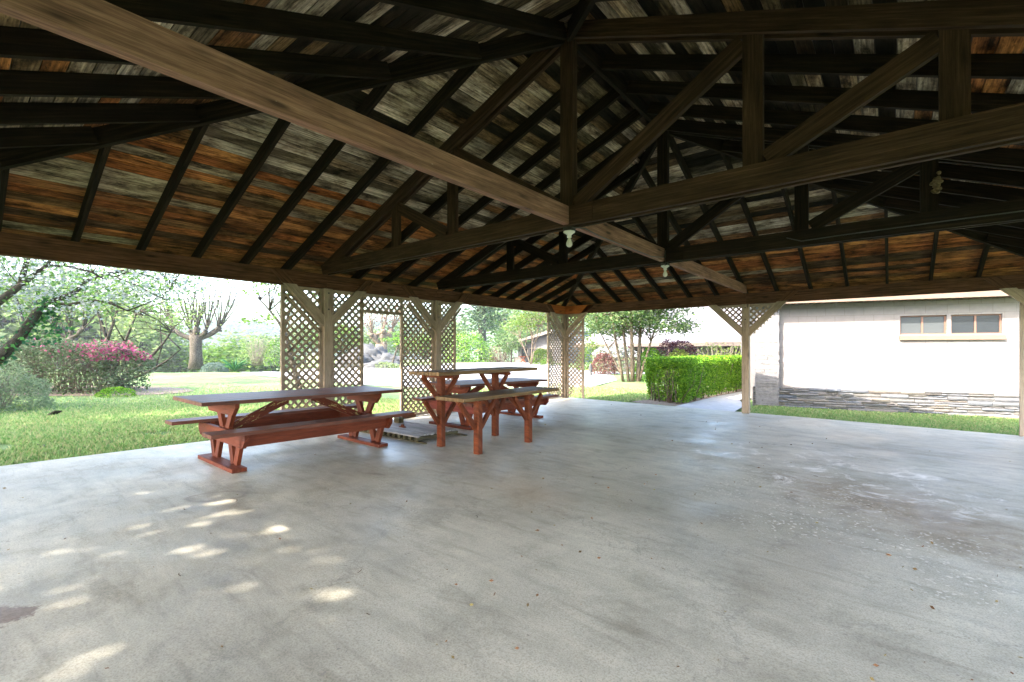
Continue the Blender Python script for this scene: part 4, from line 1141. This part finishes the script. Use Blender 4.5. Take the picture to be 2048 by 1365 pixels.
def pollard(name, label, px, py, Zc, hgt, knobs, shoots, r, leafmat_, nleaf, sk=1.0, bark='bark', leafsize=.16, group=None):
    base = G(px, Zc, -.15); base.z = ground(base.x, base.y) - .1 if False else W(px, py, Zc).z - .1
    root = empty(name, base, label, 'tree', group); q = MB(); top = Vector((0, 0, hgt + .1))
    q.tube([(0, 0, 0), (.02 * sk, 0, hgt * .35), (-.03, 0, hgt * .7), top], [r * 1.25, r, r * .95, r * 1.05], 10)
    side = Vector((cs, sn, 0)); tips = []
    cen = []
    for (dx, dz, kr) in knobs:
        k = top + side * dx + Vector((0, 0, dz)) + Vector((-sn, cs, 0)) * random.uniform(-.4, .4)
        q.tube(curve(top - Vector((0, 0, r * .5)), k, (0, 0, -abs(dx) * .22), 4), [r * .7, r * .5, r * .4, kr * .75, kr * .7], 8)
        for j in range(8): 
            o = Vector((random.gauss(0, kr * .6), random.gauss(0, kr * .6), random.gauss(0, kr * .5))); q.tube([k - o * .3, k + o * .5, k + o], [kr * .5, kr * .45, kr * .2], 6)
        for j in range(shoots):
            e_ = k + side * (dx * random.uniform(.1, .9) + random.gauss(0, .35)) * sk + Vector((random.gauss(0, .3), random.gauss(0, .3), random.uniform(1.6, 3.6) * sk))
            pth = curve(k, e_, tuple(side * dx * .25 - Vector((0, 0, .1))), 5, .04); q.tube(pth, [.042 * sk, .034 * sk, .03 * sk, .024 * sk, .018 * sk, .01 * sk], 5)
            for m_ in range(nleaf): t_ = random.uniform(.25, 1); p_ = pth[0].lerp(pth[-1], t_); cen.append(p_ + Vector((random.gauss(0, .22), random.gauss(0, .22), random.gauss(0, .15))) * sk)
    q.build('trunk', M[bark], root)
    if cen: leaves_mesh('crown', np.array([tuple(c_) for c_ in cen]), leafsize, M[leafmat_], root)
    return root
pollard('pollarded_tree', 'pollarded tree with knobbly head and upright bare shoots standing alone on the lawn', 392, 735, 34, 2.35, [(-1.55, .35, .24), (-.45, .35, .26), (.25, .45, .28), (1.5, .45, .26), (.85, .3, .2)], 12, .42, 'spring', 12, 1.25)
pollard('pollarded_tree', 'pollarded stump with brown knuckles half hidden behind the pink azalea hedge', 142, 735, 24, 1.6, [(-.6, .3, .14), (0, .3, .16), (.65, .4, .14)], 9, .2, 'spring', 10, .85, bark='bark')
pollard('pollarded_tree', 'pollarded tree with reddish young leaves behind the boulders', 763, 733, 42, 2.0, [(-.7, .8, .4), (.1, 1.0, .5), (.8, 1.3, .35)], 8, .5, 'redleaf', 16, 1.35, bark='bark_w', leafsize=.2)

# slender trees among the left background
for k, (px, Zc, lean, hgt, lab) in enumerate([(208, 21, .4, 4.6, 'slender grey forked tree behind the flowering hedge'), (262, 19, 1.6, 3.6, 'low tree with long arching bare branches right of the azalea hedge'), (60, 24, -.4, 5.5, 'leafy young tree behind the dogwood trunk')]):
    b_ = gz(W(px if k != 1 else 215, 0, Zc)); sd_ = Vector((cs, sn, 0))
    tr = [trunk_to(b_, b_ + sd_ * lean * .4 + Vector((0, 0, hgt * .45)), .12, .08, (0, 0, 0))]
    if k == 1:
        tr = [trunk_to(b_, b_ + sd_ * 2.6 + Vector((0, 0, 2.2)), .1, .03, sd_ * .5 + Vector((0, 0, -.2))), trunk_to(b_, b_ + sd_ * 3.0 + Vector((0, 0, 1.5)), .08, .02, sd_ * .4 + Vector((0, 0, -.3))), trunk_to(b_, b_ + sd_ * 1.2 + Vector((0, 0, 3.0)), .09, .03, (0, 0, 0))]
    else:
        for s in (-1, 1): tr.append(trunk_to(b_ + sd_ * lean * .4 + Vector((0, 0, hgt * .42)), b_ + sd_ * (lean * .4 + s * .7) + Vector((0, 0, hgt * .85)), .07, .035, (0, 0, .1)))
    tree('young_tree', lab, 'tree', b_, tr, [(b_ + sd_ * lean + Vector((0, 0, hgt * .95)), (2.0, 1.8, 1.5))], [('spring' if k else 'dogleaf', 1)], .13, 60, 26, (.28, .28, .14), nbr=24, brad=.03)

def shrub(name, label, cat, c, r, mats, leaf, n, group=None, stems='stem', nst=30, flat=.6, shell=.75, box=False, topmat=None, zb=None, lump=.12, rot=0, aspect=.55):
    """rounded or box shaped shrub; c = ground centre, r = (rx, ry, height)"""
    c = Vector(c); root = empty(name, c, label, cat, group); q = MB()
    pts = []
    cr, sr = math.cos(rot), math.sin(rot)
    while len(pts) < n:
        if box:
            x = random.uniform(-1, 1); y = random.uniform(-1, 1); z = random.random()
            e_ = max(abs(x), abs(y), z if z > .5 else 0)
            if e_ < shell: continue
            # rounded corners
            if max(0, abs(x) - .88) + max(0, abs(y) - .8) + max(0, z - .9) > .16: continue
        else:
            v_ = rng.normal(size=3); v_ /= np.linalg.norm(v_); v_[2] = abs(v_[2]); rad = (shell + (1 - shell) * random.random() ** .5)
            x, y, z = v_ * rad
        f = 1 + lump * noise.noise(Vector((x * 2.4 + c.x, y * 2.4 + c.y, z * 2.4)))
        X, Y = x * r[0] * f, y * r[1] * f
        pts.append((X * cr - Y * sr, X * sr + Y * cr, (z * f) * r[2] + .05))
    for k in range(nst):
        a = random.uniform(0, 6.28); ra = random.uniform(0, .7)
        bx, by = (random.uniform(-.8, .8), random.uniform(-.6, .6)) if box else (math.cos(a) * ra * .4, math.sin(a) * ra * .4)
        ex, ey = (bx + random.uniform(-.15, .15), by + random.uniform(-.3, .3)) if box else (math.cos(a) * ra, math.sin(a) * ra)
        X0, Y0_, X1, Y1_ = bx * r[0], by * r[1], ex * r[0], ey * r[1]
        q.tube(curve((X0 * cr - Y0_ * sr, X0 * sr + Y0_ * cr, -.05), (X1 * cr - Y1_ * sr, X1 * sr + Y1_ * cr, r[2] * random.uniform(.6, .92)), (0, 0, .05), 4, .03), [.016, .012, .01, .007, .004], 4)
    if nst: q.build('stems', M[stems], root)
    pts = np.array(pts)
    if topmat:
        mt, fn, sz = topmat; sel = np.array([fn(p_) for p_ in pts]); leaves_mesh('blossom', pts[sel], sz, M[mt], root, flat=.7, aspect=.8); pts = pts[~sel]
    tot = sum(f for _, f in mats); idx = rng.permutation(len(pts)); a = 0
    for i, (mt, f) in enumerate(mats):
        b_ = a + int(len(pts) * f / tot); leaves_mesh('foliage', pts[idx[a:b_]], leaf, M[mt], root, flat=flat, aspect=aspect); a = b_
    return root

# pink azalea hedge, grey green shrub
ac = W(135, 0, 15.8); ac.z = ground(ac.x, ac.y)
vd = Vector((cs, sn, 0)); rot = YAW
def azt(p_):
    lx = p_[0] * math.cos(-rot) - p_[1] * math.sin(-rot); pr = 0
    if p_[2] > 1.22: pr = .045 if lx > -.4 else .0
    if lx > 1.25 and p_[2] > 1.1: pr = .42
    return random.random() < pr
shrub('azalea_hedge', 'broad clipped azalea hedge with pink blossom along its top on the left lawn', 'hedge', ac, (2.15, 1.1, 1.62), [('azleaf', 3), ('greygreen', 1)], .085, 17000, nst=200, box=True, shell=.72, topmat=('pink', azt, .09), rot=rot, lump=.25)
shrub('grey_green_shrub', 'pale grey green shrub at the left edge in front of the azalea hedge', 'shrub', gz(W(-20, 0, 11.2)), (1.25, 1.1, 1.1), [('greygreen', 1)], .06, 7000, stems='stem_l', nst=90, shell=.6, lump=.35)
shrub('sprawling_shrub', 'low sprawling green weeds at the foot of the azalea hedge', 'weeds', gz(W(232, 0, 14.6)), (.75, .5, .3), [('hedge', 1)], .06, 900, nst=0)
shrub('lavender_clump', 'blue grey clump of fine leaves right of the pollarded tree', 'shrub', gz(W(428, 0, 31)), (1.1, .8, .75), [('lavender', 1)], .12, 1600, nst=10, flat=1.5)
# palm like plant
root = empty('yucca', gz(W(470, 0, 30)), 'dark green spiky plant at the far edge of the left lawn', 'plant'); q = MB()
for k in range(40):
    a = random.uniform(0, 6.28); l = random.uniform(.6, 1.1); q.tube(curve((0, 0, .1), (math.cos(a) * l * .8, math.sin(a) * l * .8, l * random.uniform(.4, 1.1)), (0, 0, .25), 4), [.02, .04, .035, .02, .004], 4)
q.build('leaves', M['ivy'], root)
shrub('pale_bare_bush', 'pale twiggy bush beyond the lawn crest', 'shrub', W(515, 725, 40) - Vector((0, 0, .2)), (2.0, 1.6, 2.7), [('spring', 1)], .14, 900, stems='stem_l', nst=130, shell=.4)
shrub('rounded_bush', 'dark green rounded bush behind the left lattice panel', 'shrub', W(553, 728, 40) - Vector((0, 0, .2)), (1.2, 1.0, 2.4), [('greygreen', 2), ('hedge', 1)], .15, 2500, nst=10)

# broken board on the lawn
q = MB(); c_ = W(97, 833, 9.9)
q.bar(W(78, 843, 9.8) + Vector((0, 0, -.01)), W(117, 827, 9.75) + Vector((0, 0, .05)), .14, .02, up=(0.2, .3, 1))
tag(q.build('broken_board', M['bark']), 'short broken dark board lying on the left lawn', 'board')
q = MB(); q.bar(W(165, 853, 8.4), W(197, 854, 8.4), .04, .02); tag(q.build('stick', M['stem']), 'thin dark stick lying in the left lawn grass', 'stick')
q = MB(); c_ = W(62, 922, 6.0); b_ = gz(c_)
for k in range(7):
    a = k * .35; q.bar(b_ + Vector((math.cos(a) * .16, math.sin(a) * .12, .06)), b_ + Vector((math.cos(a + .35) * .16, math.sin(a + .35) * .12, .06)), .03, .05)
tag(q.build('drain_rim', M['darkmetal']), 'dark curved drain rim half buried in grass by the slab edge', 'drain')

# maple at the right of the left opening
b_ = gz(W(600, 0, 17)); mt_ = W(590, 660, 17)
tree('green_maple', 'bright green maple whose layered branches reach in from behind the left lattice panel', 'tree', b_, [trunk_to(b_, W(568, 660, 17), .11, .07), (curve(W(568, 660, 17), W(520, 600, 17), (0, 0, .1)), [.06, .05, .04, .03, .025, .02]), (curve(W(568, 660, 17), W(600, 560, 17), (0, 0, .1)), [.06, .05, .04, .03, .025, .02])],
     [(W(560, 580, 17), (1.5, 1.5, 1.0)), (W(610, 500, 17), (2.4, 2.2, 1.7)), (W(545, 625, 16.5), (1.0, 1.0, .5))], [('maple', 1)], .12, 130, 30, (.25, .25, .06), nbr=50, brad=.025, flat=.15)

# boulders
for k, (px, py, Zc, r, lab) in enumerate([(745, 722, 39, (1.75, 1.3, 1.35), 'big rounded grey boulder seen through the lattice doorway'), (780, 727, 38, (1.15, .9, .85), 'flat topped grey boulder right of the biggest one'), (762, 734, 36.5, (1.5, .9, .5), 'low mossy boulder in front of the big one'), (712, 730, 38, (1.5, 1, 1.1), 'grey boulder behind the lattice left of the doorway')]):
    import bmesh
    bm2 = bmesh.new(); bmesh.ops.create_icosphere(bm2, subdivisions=4, radius=1)
    for v_ in bm2.verts:
        c_ = v_.co; f = 1 + .35 * noise.noise(c_ * 1.3 + Vector((k * 9, 0, 0))) - .22 * (1 - abs(noise.noise(c_ * 2.6 + Vector((k, 3, 0)))) * 4 if abs(noise.noise(c_ * 2.6 + Vector((k, 3, 0)))) < .25 else 0) + .12 * noise.noise(c_ * 6) + .06 * noise.noise(c_ * 14); c_ *= f; c_.x *= r[0]; c_.y *= r[1]; c_.z *= r[2]
    me = bpy.data.meshes.new('boulder'); bm2.to_mesh(me); bm2.free(); me.materials.append(M['boulder'])
    for p_ in me.polygons: p_.use_smooth = True
    o = bpy.data.objects.new('boulder', me); COL.objects.link(o); o.location = W(px, py, Zc); o.rotation_euler = (0, 0, YAW)
    tag(o, lab, 'boulder', 'boulders beyond the driveway')
shrub('rockery_plant', 'low green plants growing over the boulders', 'plant', G(765, 35.8, -.12), (2.4, .5, .45), [('greygreen', 2), ('yellow', 1)], .11, 1500, nst=0)
b_ = gz(W(781, 0, 36)); 
tree('layered_pine', 'small dark tree with flat layered foliage right of the boulders', 'tree', b_, [trunk_to(b_, W(797, 688, 36), .09, .06)], [(W(790, 683, 36), (1.2, .8, .3)), (W(800, 672, 36), (.9, .7, .25))], [('magnolia', 1), ('hedge', 1)], .14, 26, 26, (.22, .22, .06), nbr=10, brad=.03, flat=.2)

# trees beyond the far opening
b_ = gz(W(966, 0, 58))
tree('tall_conifer', 'tall dark shaggy conifer with a thick trunk beyond the driveway', 'tree', b_, [trunk_to(b_, W(962, 560, 58), .55, .4, n=6), trunk_to(W(962, 560, 58), W(964, 300, 58), .4, .15, n=4)],
     [(W(960, 640, 58), (3.6, 3.2, 2.2)), (W(965, 585, 58), (4.6, 4, 3)), (W(962, 480, 58), (4.6, 4, 6)), (W(962, 350, 58), (3, 3, 5))], [('conifer', 1)], .3, 430, 42, (.6, .6, .28), nbr=160, brad=.07, flat=.5, shell=.25)
shrub('evergreen_bush', 'big rounded evergreen bush at the foot of the tall conifer', 'shrub', G(940, 54, -.15), (3.4, 2.4, 3.4), [('hedge', 2), ('greygreen', 1)], .22, 5500, nst=0, lump=.4)
shrub('evergreen_bush', 'yellowish green bush between the conifer and the open garden', 'shrub', G(905, 56, -.15), (2.3, 2, 3.6), [('magnolia', 2), ('yellow', 1)], .22, 3000, nst=0, lump=.4)
shrub('twiggy_bush', 'pale brown twiggy bush right of the conifer', 'shrub', G(1000, 52, -.15), (2.0, 1.5, 2.1), [('greygreen', 1), ('redleaf', 1)], .16, 1300, stems='stem_l', nst=90, shell=.4)
b_ = gz(W(1062, 0, 43))
tree('bright_maple', 'bright yellow green maple with pale slanting stems in front of the cottage', 'tree', b_, [trunk_to(b_, W(1040, 676, 43), .06, .04), trunk_to(b_, W(1066, 668, 43), .07, .05), trunk_to(b_, W(1078, 655, 43), .06, .04)],
     [(W(1060, 642, 43), (2.4, 2, 1.0)), (W(1035, 655, 43), (1.5, 1.5, .6)), (W(1075, 615, 43), (3, 2, 1.5))], [('maple', 2), ('yellow', 1)], .16, 130, 34, (.4, .4, .1), nbr=40, brad=.035, flat=.15, bark='bark_w')
b_ = gz(W(1022, 0, 50))
tree('garden_tree', 'small spreading green tree left of the cottage', 'tree', b_, [trunk_to(b_, W(1024, 690, 50), .12, .08)], [(W(1022, 675, 50), (2.2, 2, 1.6))], [('magnolia', 1)], .18, 70, 30, (.4, .4, .2), nbr=20, brad=.04)
shrub('globe_shrub', 'clipped yellow green globe shrub in front of the cottage', 'shrub', G(1083, 45, -.12), (1.25, 1.1, 1.5), [('yellow', 1), ('maple', 1)], .14, 2600, nst=0, lump=.1)
shrub('small_plant', 'low bright green plant left of the corner lattice post', 'plant', G(1094, 42, -.12), (.7, .5, .6), [('maple', 1)], .12, 500, nst=0)

# magnolia and the planting beyond the end wall
b_ = gz(W(1262, 0, 21)); sd_ = Vector((cs, sn, 0))
stems_ = []
for dx, tx, ty, r_ in ((-.5, 1222, 630, .07), (-.15, 1243, 620, .08), (.1, 1262, 615, .1), (.45, 1282, 618, .1), (.5, 1318, 632, .06), (-.4, 1195, 655, .045)):
    stems_.append(trunk_to(b_ + sd_ * dx * .7, W(tx, ty, 21 + random.uniform(-.8, .8)), r_, r_ * .6, (0, 0, .1)))
tree('multi_stem_magnolia', 'leafy multi stem tree with pale trunks beyond the end wall opening', 'tree', b_, stems_,
     [(W(1200, 636, 20.5), (1.5, 1.8, .75)), (W(1255, 622, 21), (1.8, 2.2, .9)), (W(1330, 630, 20.5), (1.3, 1.6, .75)), (W(1270, 560, 21), (2.9, 2.6, 1.6)), (W(1350, 618, 20.5), (.7, .8, .4)), (W(1212, 656, 21.5), (1.2, 1.2, .5)), (W(1290, 652, 21.8), (1.3, 1.2, .45)), (W(1345, 650, 21), (.9, .9, .45))], [('magnolia', 4), ('spring', 2)], .12, 520, 60, (.28, .28, .12), nbr=90, brad=.03, flat=.25, bark='bark_w')
shrub('yellow_shrub', 'yellow green shrub beside the right edge of the corner lattice', 'shrub', G(1183, 31, -.15), (1.0, 1, 2.1), [('yellow', 1), ('maple', 1)], .13, 1700, nst=0, lump=.4)
shrub('white_azalea', 'rounded white flowering azalea beyond the garden path', 'shrub', G(1232, 29.5, -.15), (1.75, 1.4, 1.75), [('greygreen', 2), ('redleaf', 1)], .12, 4200, nst=20, topmat=('whitefl', lambda p_: p_[2] > 1.0 and random.random() < .6, .13), lump=.25)
shrub('red_shrub', 'small rounded reddish shrub on bare stems beside the garden path', 'shrub', G(1207, 27, -.15), (.8, .7, 1.25), [('redleaf', 1)], .1, 1500, nst=24, topmat=('redleaf', lambda p_: p_[2] > .8 and random.random() < .5, .11))
shrub('clipped_globe', 'dark green clipped globe shrub behind the near corner of the hedge', 'shrub', G(1300, 21.5, -.15), (.75, .75, 1.55), [('hedge', 1)], .08, 3000, nst=0, lump=.08)
shrub('copper_shrub', 'copper tinted mound right of the dark globe shrub', 'shrub', G(1322, 21.5, -.15), (.65, .6, 1.42), [('redleaf', 1), ('magnolia', 1)], .08, 1600, nst=0)
shrub('yellow_mound', 'bright yellow green mound rising behind the hedge top', 'shrub', G(1358, 20.5, -.15), (.75, .7, 1.5), [('yellow', 1)], .07, 2600, nst=0, lump=.06)
shrub('purple_maple', 'domed purple leaved Japanese maple behind the hedge', 'tree', G(1352, 24, -.15), (1.35, 1.2, 2.05), [('purple', 3), ('redleaf', 1)], .1, 4200, nst=20, lump=.15)
shrub('tall_weeds', 'pale tall leafy plants standing behind the hedge against the house', 'plant', G(1432, 20, -.15), (1.5, .5, 1.85), [('spring', 2), ('yellow', 1)], .08, 1600, nst=60, stems='stem_l', flat=2.0, lump=.6, shell=.5)
q = MB(); c_ = G(1181, 25.5, -.12)
q.lathe([(.0, 0), (.12, 0), (.1, .1), (.05, .2), (.09, .3), (.11, .42), (.06, .55), (.07, .62), (.0, .7)], c_, 10)
tag(q.build('garden_ornament', M['boulder']), 'small grey stone garden ornament beside the path', 'ornament')

# clipped hedge: corners A near, B left, D far right
hA = Vector((2.92, 1.15)); hB = Vector((1.62, 1.62)); hD = Vector((3.05, 8.0)); hC = Vector((1.75, 8.2))
cen = []; hc = (hA + hB + hC + hD) / 4
root = empty('clipped_hedge', (hc.x, hc.y, -.15), 'long clipped bright green hedge just beyond the slab, thin low on its near end', 'hedge')
Hh = 1.16
def hedge_pt():
    f = random.choice('AAAFFFFFFFTTTTBG'); s, t_ = random.random(), random.random(); z = random.random()
    dpt = abs(random.gauss(0, .07))
    if f == 'F': s = 1; nrm = 1
    if f == 'F': p_ = hA.lerp(hD, t_); n = Vector((1, -.02))
    elif f == 'A': p_ = hA.lerp(hB, t_); n = Vector((-.3, -1)); 
    elif f == 'B': p_ = hB.lerp(hC, t_); n = Vector((-1, 0))
    elif f == 'G': p_ = hD.lerp(hC, t_); n = Vector((0, 1))
    else:
        p_ = hA.lerp(hB, s).lerp(hD.lerp(hC, s), t_); n = Vector((0, 0)); z = 1
    bl = .06 * noise.noise(Vector((p_.x * 2.5, p_.y * 2.5, z * 3)))
    zz = z * Hh; 
    if f == 'T': zz = Hh - dpt + bl * .6; q_ = p_
    else:
        # clip lines: slightly narrower at the base
        q_ = p_ + n * (bl - dpt - (.1 * (1 - z)) ) 
        if f == 'A' and .2 < z < .72 and .15 < t_ < .8 and random.random() < .72 * (1 - abs(t_ - .5)): return None
        if z < .12 and random.random() < .6: return None
    # round the top edges
    if z > .84 and f != 'T': q_ = q_ - n * (z - .84) ** 1.3 * 1.6
    return (q_.x - hc.x, q_.y - hc.y, zz + .1 + random.gauss(0, .012))
pts = []
while len(pts) < 46000:
    h_ = hedge_pt()
    if h_: pts.append(h_)
leaves_mesh('foliage', np.array(pts), .052, M['hedge'], root, flat=.9, aspect=.6)
q = MB()
for k in range(170):
    t_ = random.random() ** 1.6; s = random.uniform(.1, .9); p_ = hA.lerp(hB, s).lerp(hD.lerp(hC, s), t_) - hc
    q.tube(curve((p_.x, p_.y, -.02), (p_.x + random.gauss(0, .18), p_.y + random.gauss(0, .18), random.uniform(.7, 1.1)), (0, 0, 0), 4, .03), [.017, .013, .01, .008, .004], 4)
q.build('stems', M['stem'], root)

# trees beyond the lawn crest (three kinds, copied)
protos = []
for kind, (mt, lab) in enumerate([('spring', 'pale'), ('magnolia', 'mid'), ('maple', 'fresh')]):
    b_ = Vector((0, 0, 0)); hgt = (6.5, 7.5, 5.5)[kind]
    protos.append(tree('field_tree', 'x', 'tree', b_, [trunk_to(b_, (0, .1, hgt * .5), .2, .12)], [((0, 0, hgt * .6), (2.4, 2.4, hgt * .36))], [(mt, 1)], .32, 75, 34, (.5, .5, .35), nbr=20, brad=.06, shell=.4))
spots = []
look = ['pale yellow green', 'mid green', 'fresh bright green']
desc = [(-700, 50, 1, 'far out past the left edge of the frame'), (-480, 58, 0, 'well left of the dogwood trunk'), (-330, 52, 1, 'left of the dogwood trunk, the darker one'), (-200, 60, 2, 'left of the dogwood trunk, the brighter one'), (-90, 56, 0, 'just left of the dogwood trunk'), (20, 62, 0, 'at the far left edge behind the dogwood trunk'), (90, 70, 1, 'left of the pollarded stump'), (165, 60, 0, 'behind the pollarded stump'), (230, 66, 2, 'above the pink end of the azalea hedge'), (285, 58, 0, 'right of the azalea hedge'), (325, 70, 1, 'left of the lone pollarded tree'), (365, 62, 0, 'just behind the lone pollarded tree'), (425, 66, 0, 'right of the lone pollarded tree'),
        (455, 60, 2, 'behind the spiky plant'), (500, 72, 0, 'behind the pale twiggy bush'), (545, 64, 1, 'behind the rounded bush'), (610, 75, 0, 'behind the first lattice panel'), (680, 70, 2, 'behind the second lattice panel'), (745, 80, 0, 'behind the boulders in the doorway'), (800, 74, 1, 'behind the small layered pine'), (850, 70, 2, 'behind the third lattice panel'), (900, 80, 0, 'left of the tall conifer'), (1010, 84, 1, 'right of the tall conifer'), (1060, 78, 0, 'behind the cottage'), (1120, 80, 1, 'behind the corner lattice')]
for i, (px, Zc, kd, where) in enumerate(desc):
    o = protos[kd] if not any(s == kd for s in spots) else copy_tree(protos[kd])
    spots.append(kd)
    p_ = W(px, 0, Zc); left = px < 600
    top = (random.uniform(500, 560) if px < 180 else random.uniform(590, 640) if px < 300 else random.uniform(665, 695) if px < 620 else random.uniform(600, 650)); sc_ = random.uniform(.8, 1.15)
    hgt = (6.5, 7.5, 5.5)[kd] * .96
    if px > 850: sc_ *= 1.7
    p_.z = min(W(px, top, Zc).z - hgt * sc_, ground(p_.x, p_.y)) if left else ground(p_.x, p_.y) - .1
    if left:
        sc_ = max(.5, min(2.6, (W(px, top, Zc).z - ground(p_.x, p_.y)) / hgt)); p_.z = ground(p_.x, p_.y) - .1
    o.location = p_; o.scale = (sc_ * random.uniform(.9, 1.5),) * 2 + (sc_,); o.rotation_euler = (0, 0, random.uniform(0, 6))
    tag(o, '%s tree beyond the lawn, %s' % (look[kd], where) if left else '%s background tree, %s' % (look[kd], where), 'tree', 'trees beyond the garden')

# shade trees standing beside and behind the photographer (they dapple the slab and the lawn)
for (u, v, hgt, r_, n_, lab) in ((5.3, 18.2, 6.7, 3.5, 330, 'tall shade tree behind the near end of the pavilion'), (-.9, 17.6, 6.4, 3.5, 340, 'tall shade tree near the near left corner of the pavilion'), (-4.8, 18, 6.8, 3.4, 150, 'tall shade tree beside the left lawn'), (-9.8, 17.5, 7.0, 3.6, 110, 'broad shade tree farther out on the left lawn'), (-16, 19, 9, 4.2, 110, 'broad shade tree farthest out on the left lawn')):
    b_ = P(u, v, 0); b_.z = ground(b_.x, b_.y) - .1
    tree('shade_tree', lab, 'tree', b_, [trunk_to(b_, b_ + Vector((0, 0, hgt * .6)), .28, .16)], [(b_ + Vector((0, 0, hgt)), (r_, r_, r_ * .75))], [('magnolia', 1)], .24, n_, 34, (.45, .45, .3), nbr=40, brad=.07, shell=.3, group='shade trees around the pavilion')
# thin spring haze filling the air
mb = MB(); mb.box(-1000, 1000, -400, 1400, -16.5, 110)
hz = mb.build('haze', None)
hm = bpy.data.materials.new('haze_air'); hm.use_nodes = True; ht = hm.node_tree; ht.nodes.clear()
ho = ht.nodes.new('ShaderNodeOutputMaterial'); hv = ht.nodes.new('ShaderNodeVolumePrincipled'); hv.inputs['Density'].default_value = .0005; hv.inputs['Color'].default_value = (.9, .93, 1, 1)
hv.inputs['Anisotropy'].default_value = .2
ht.links.new(hv.outputs[0], ho.inputs['Volume']); hz.data.materials.clear(); hz.data.materials.append(hm)
tag(hz, 'thin pale haze in the air', 'haze', kind='stuff')
print('objects', len(bpy.data.objects), 'faces', sum(len(m.polygons) for m in bpy.data.meshes))
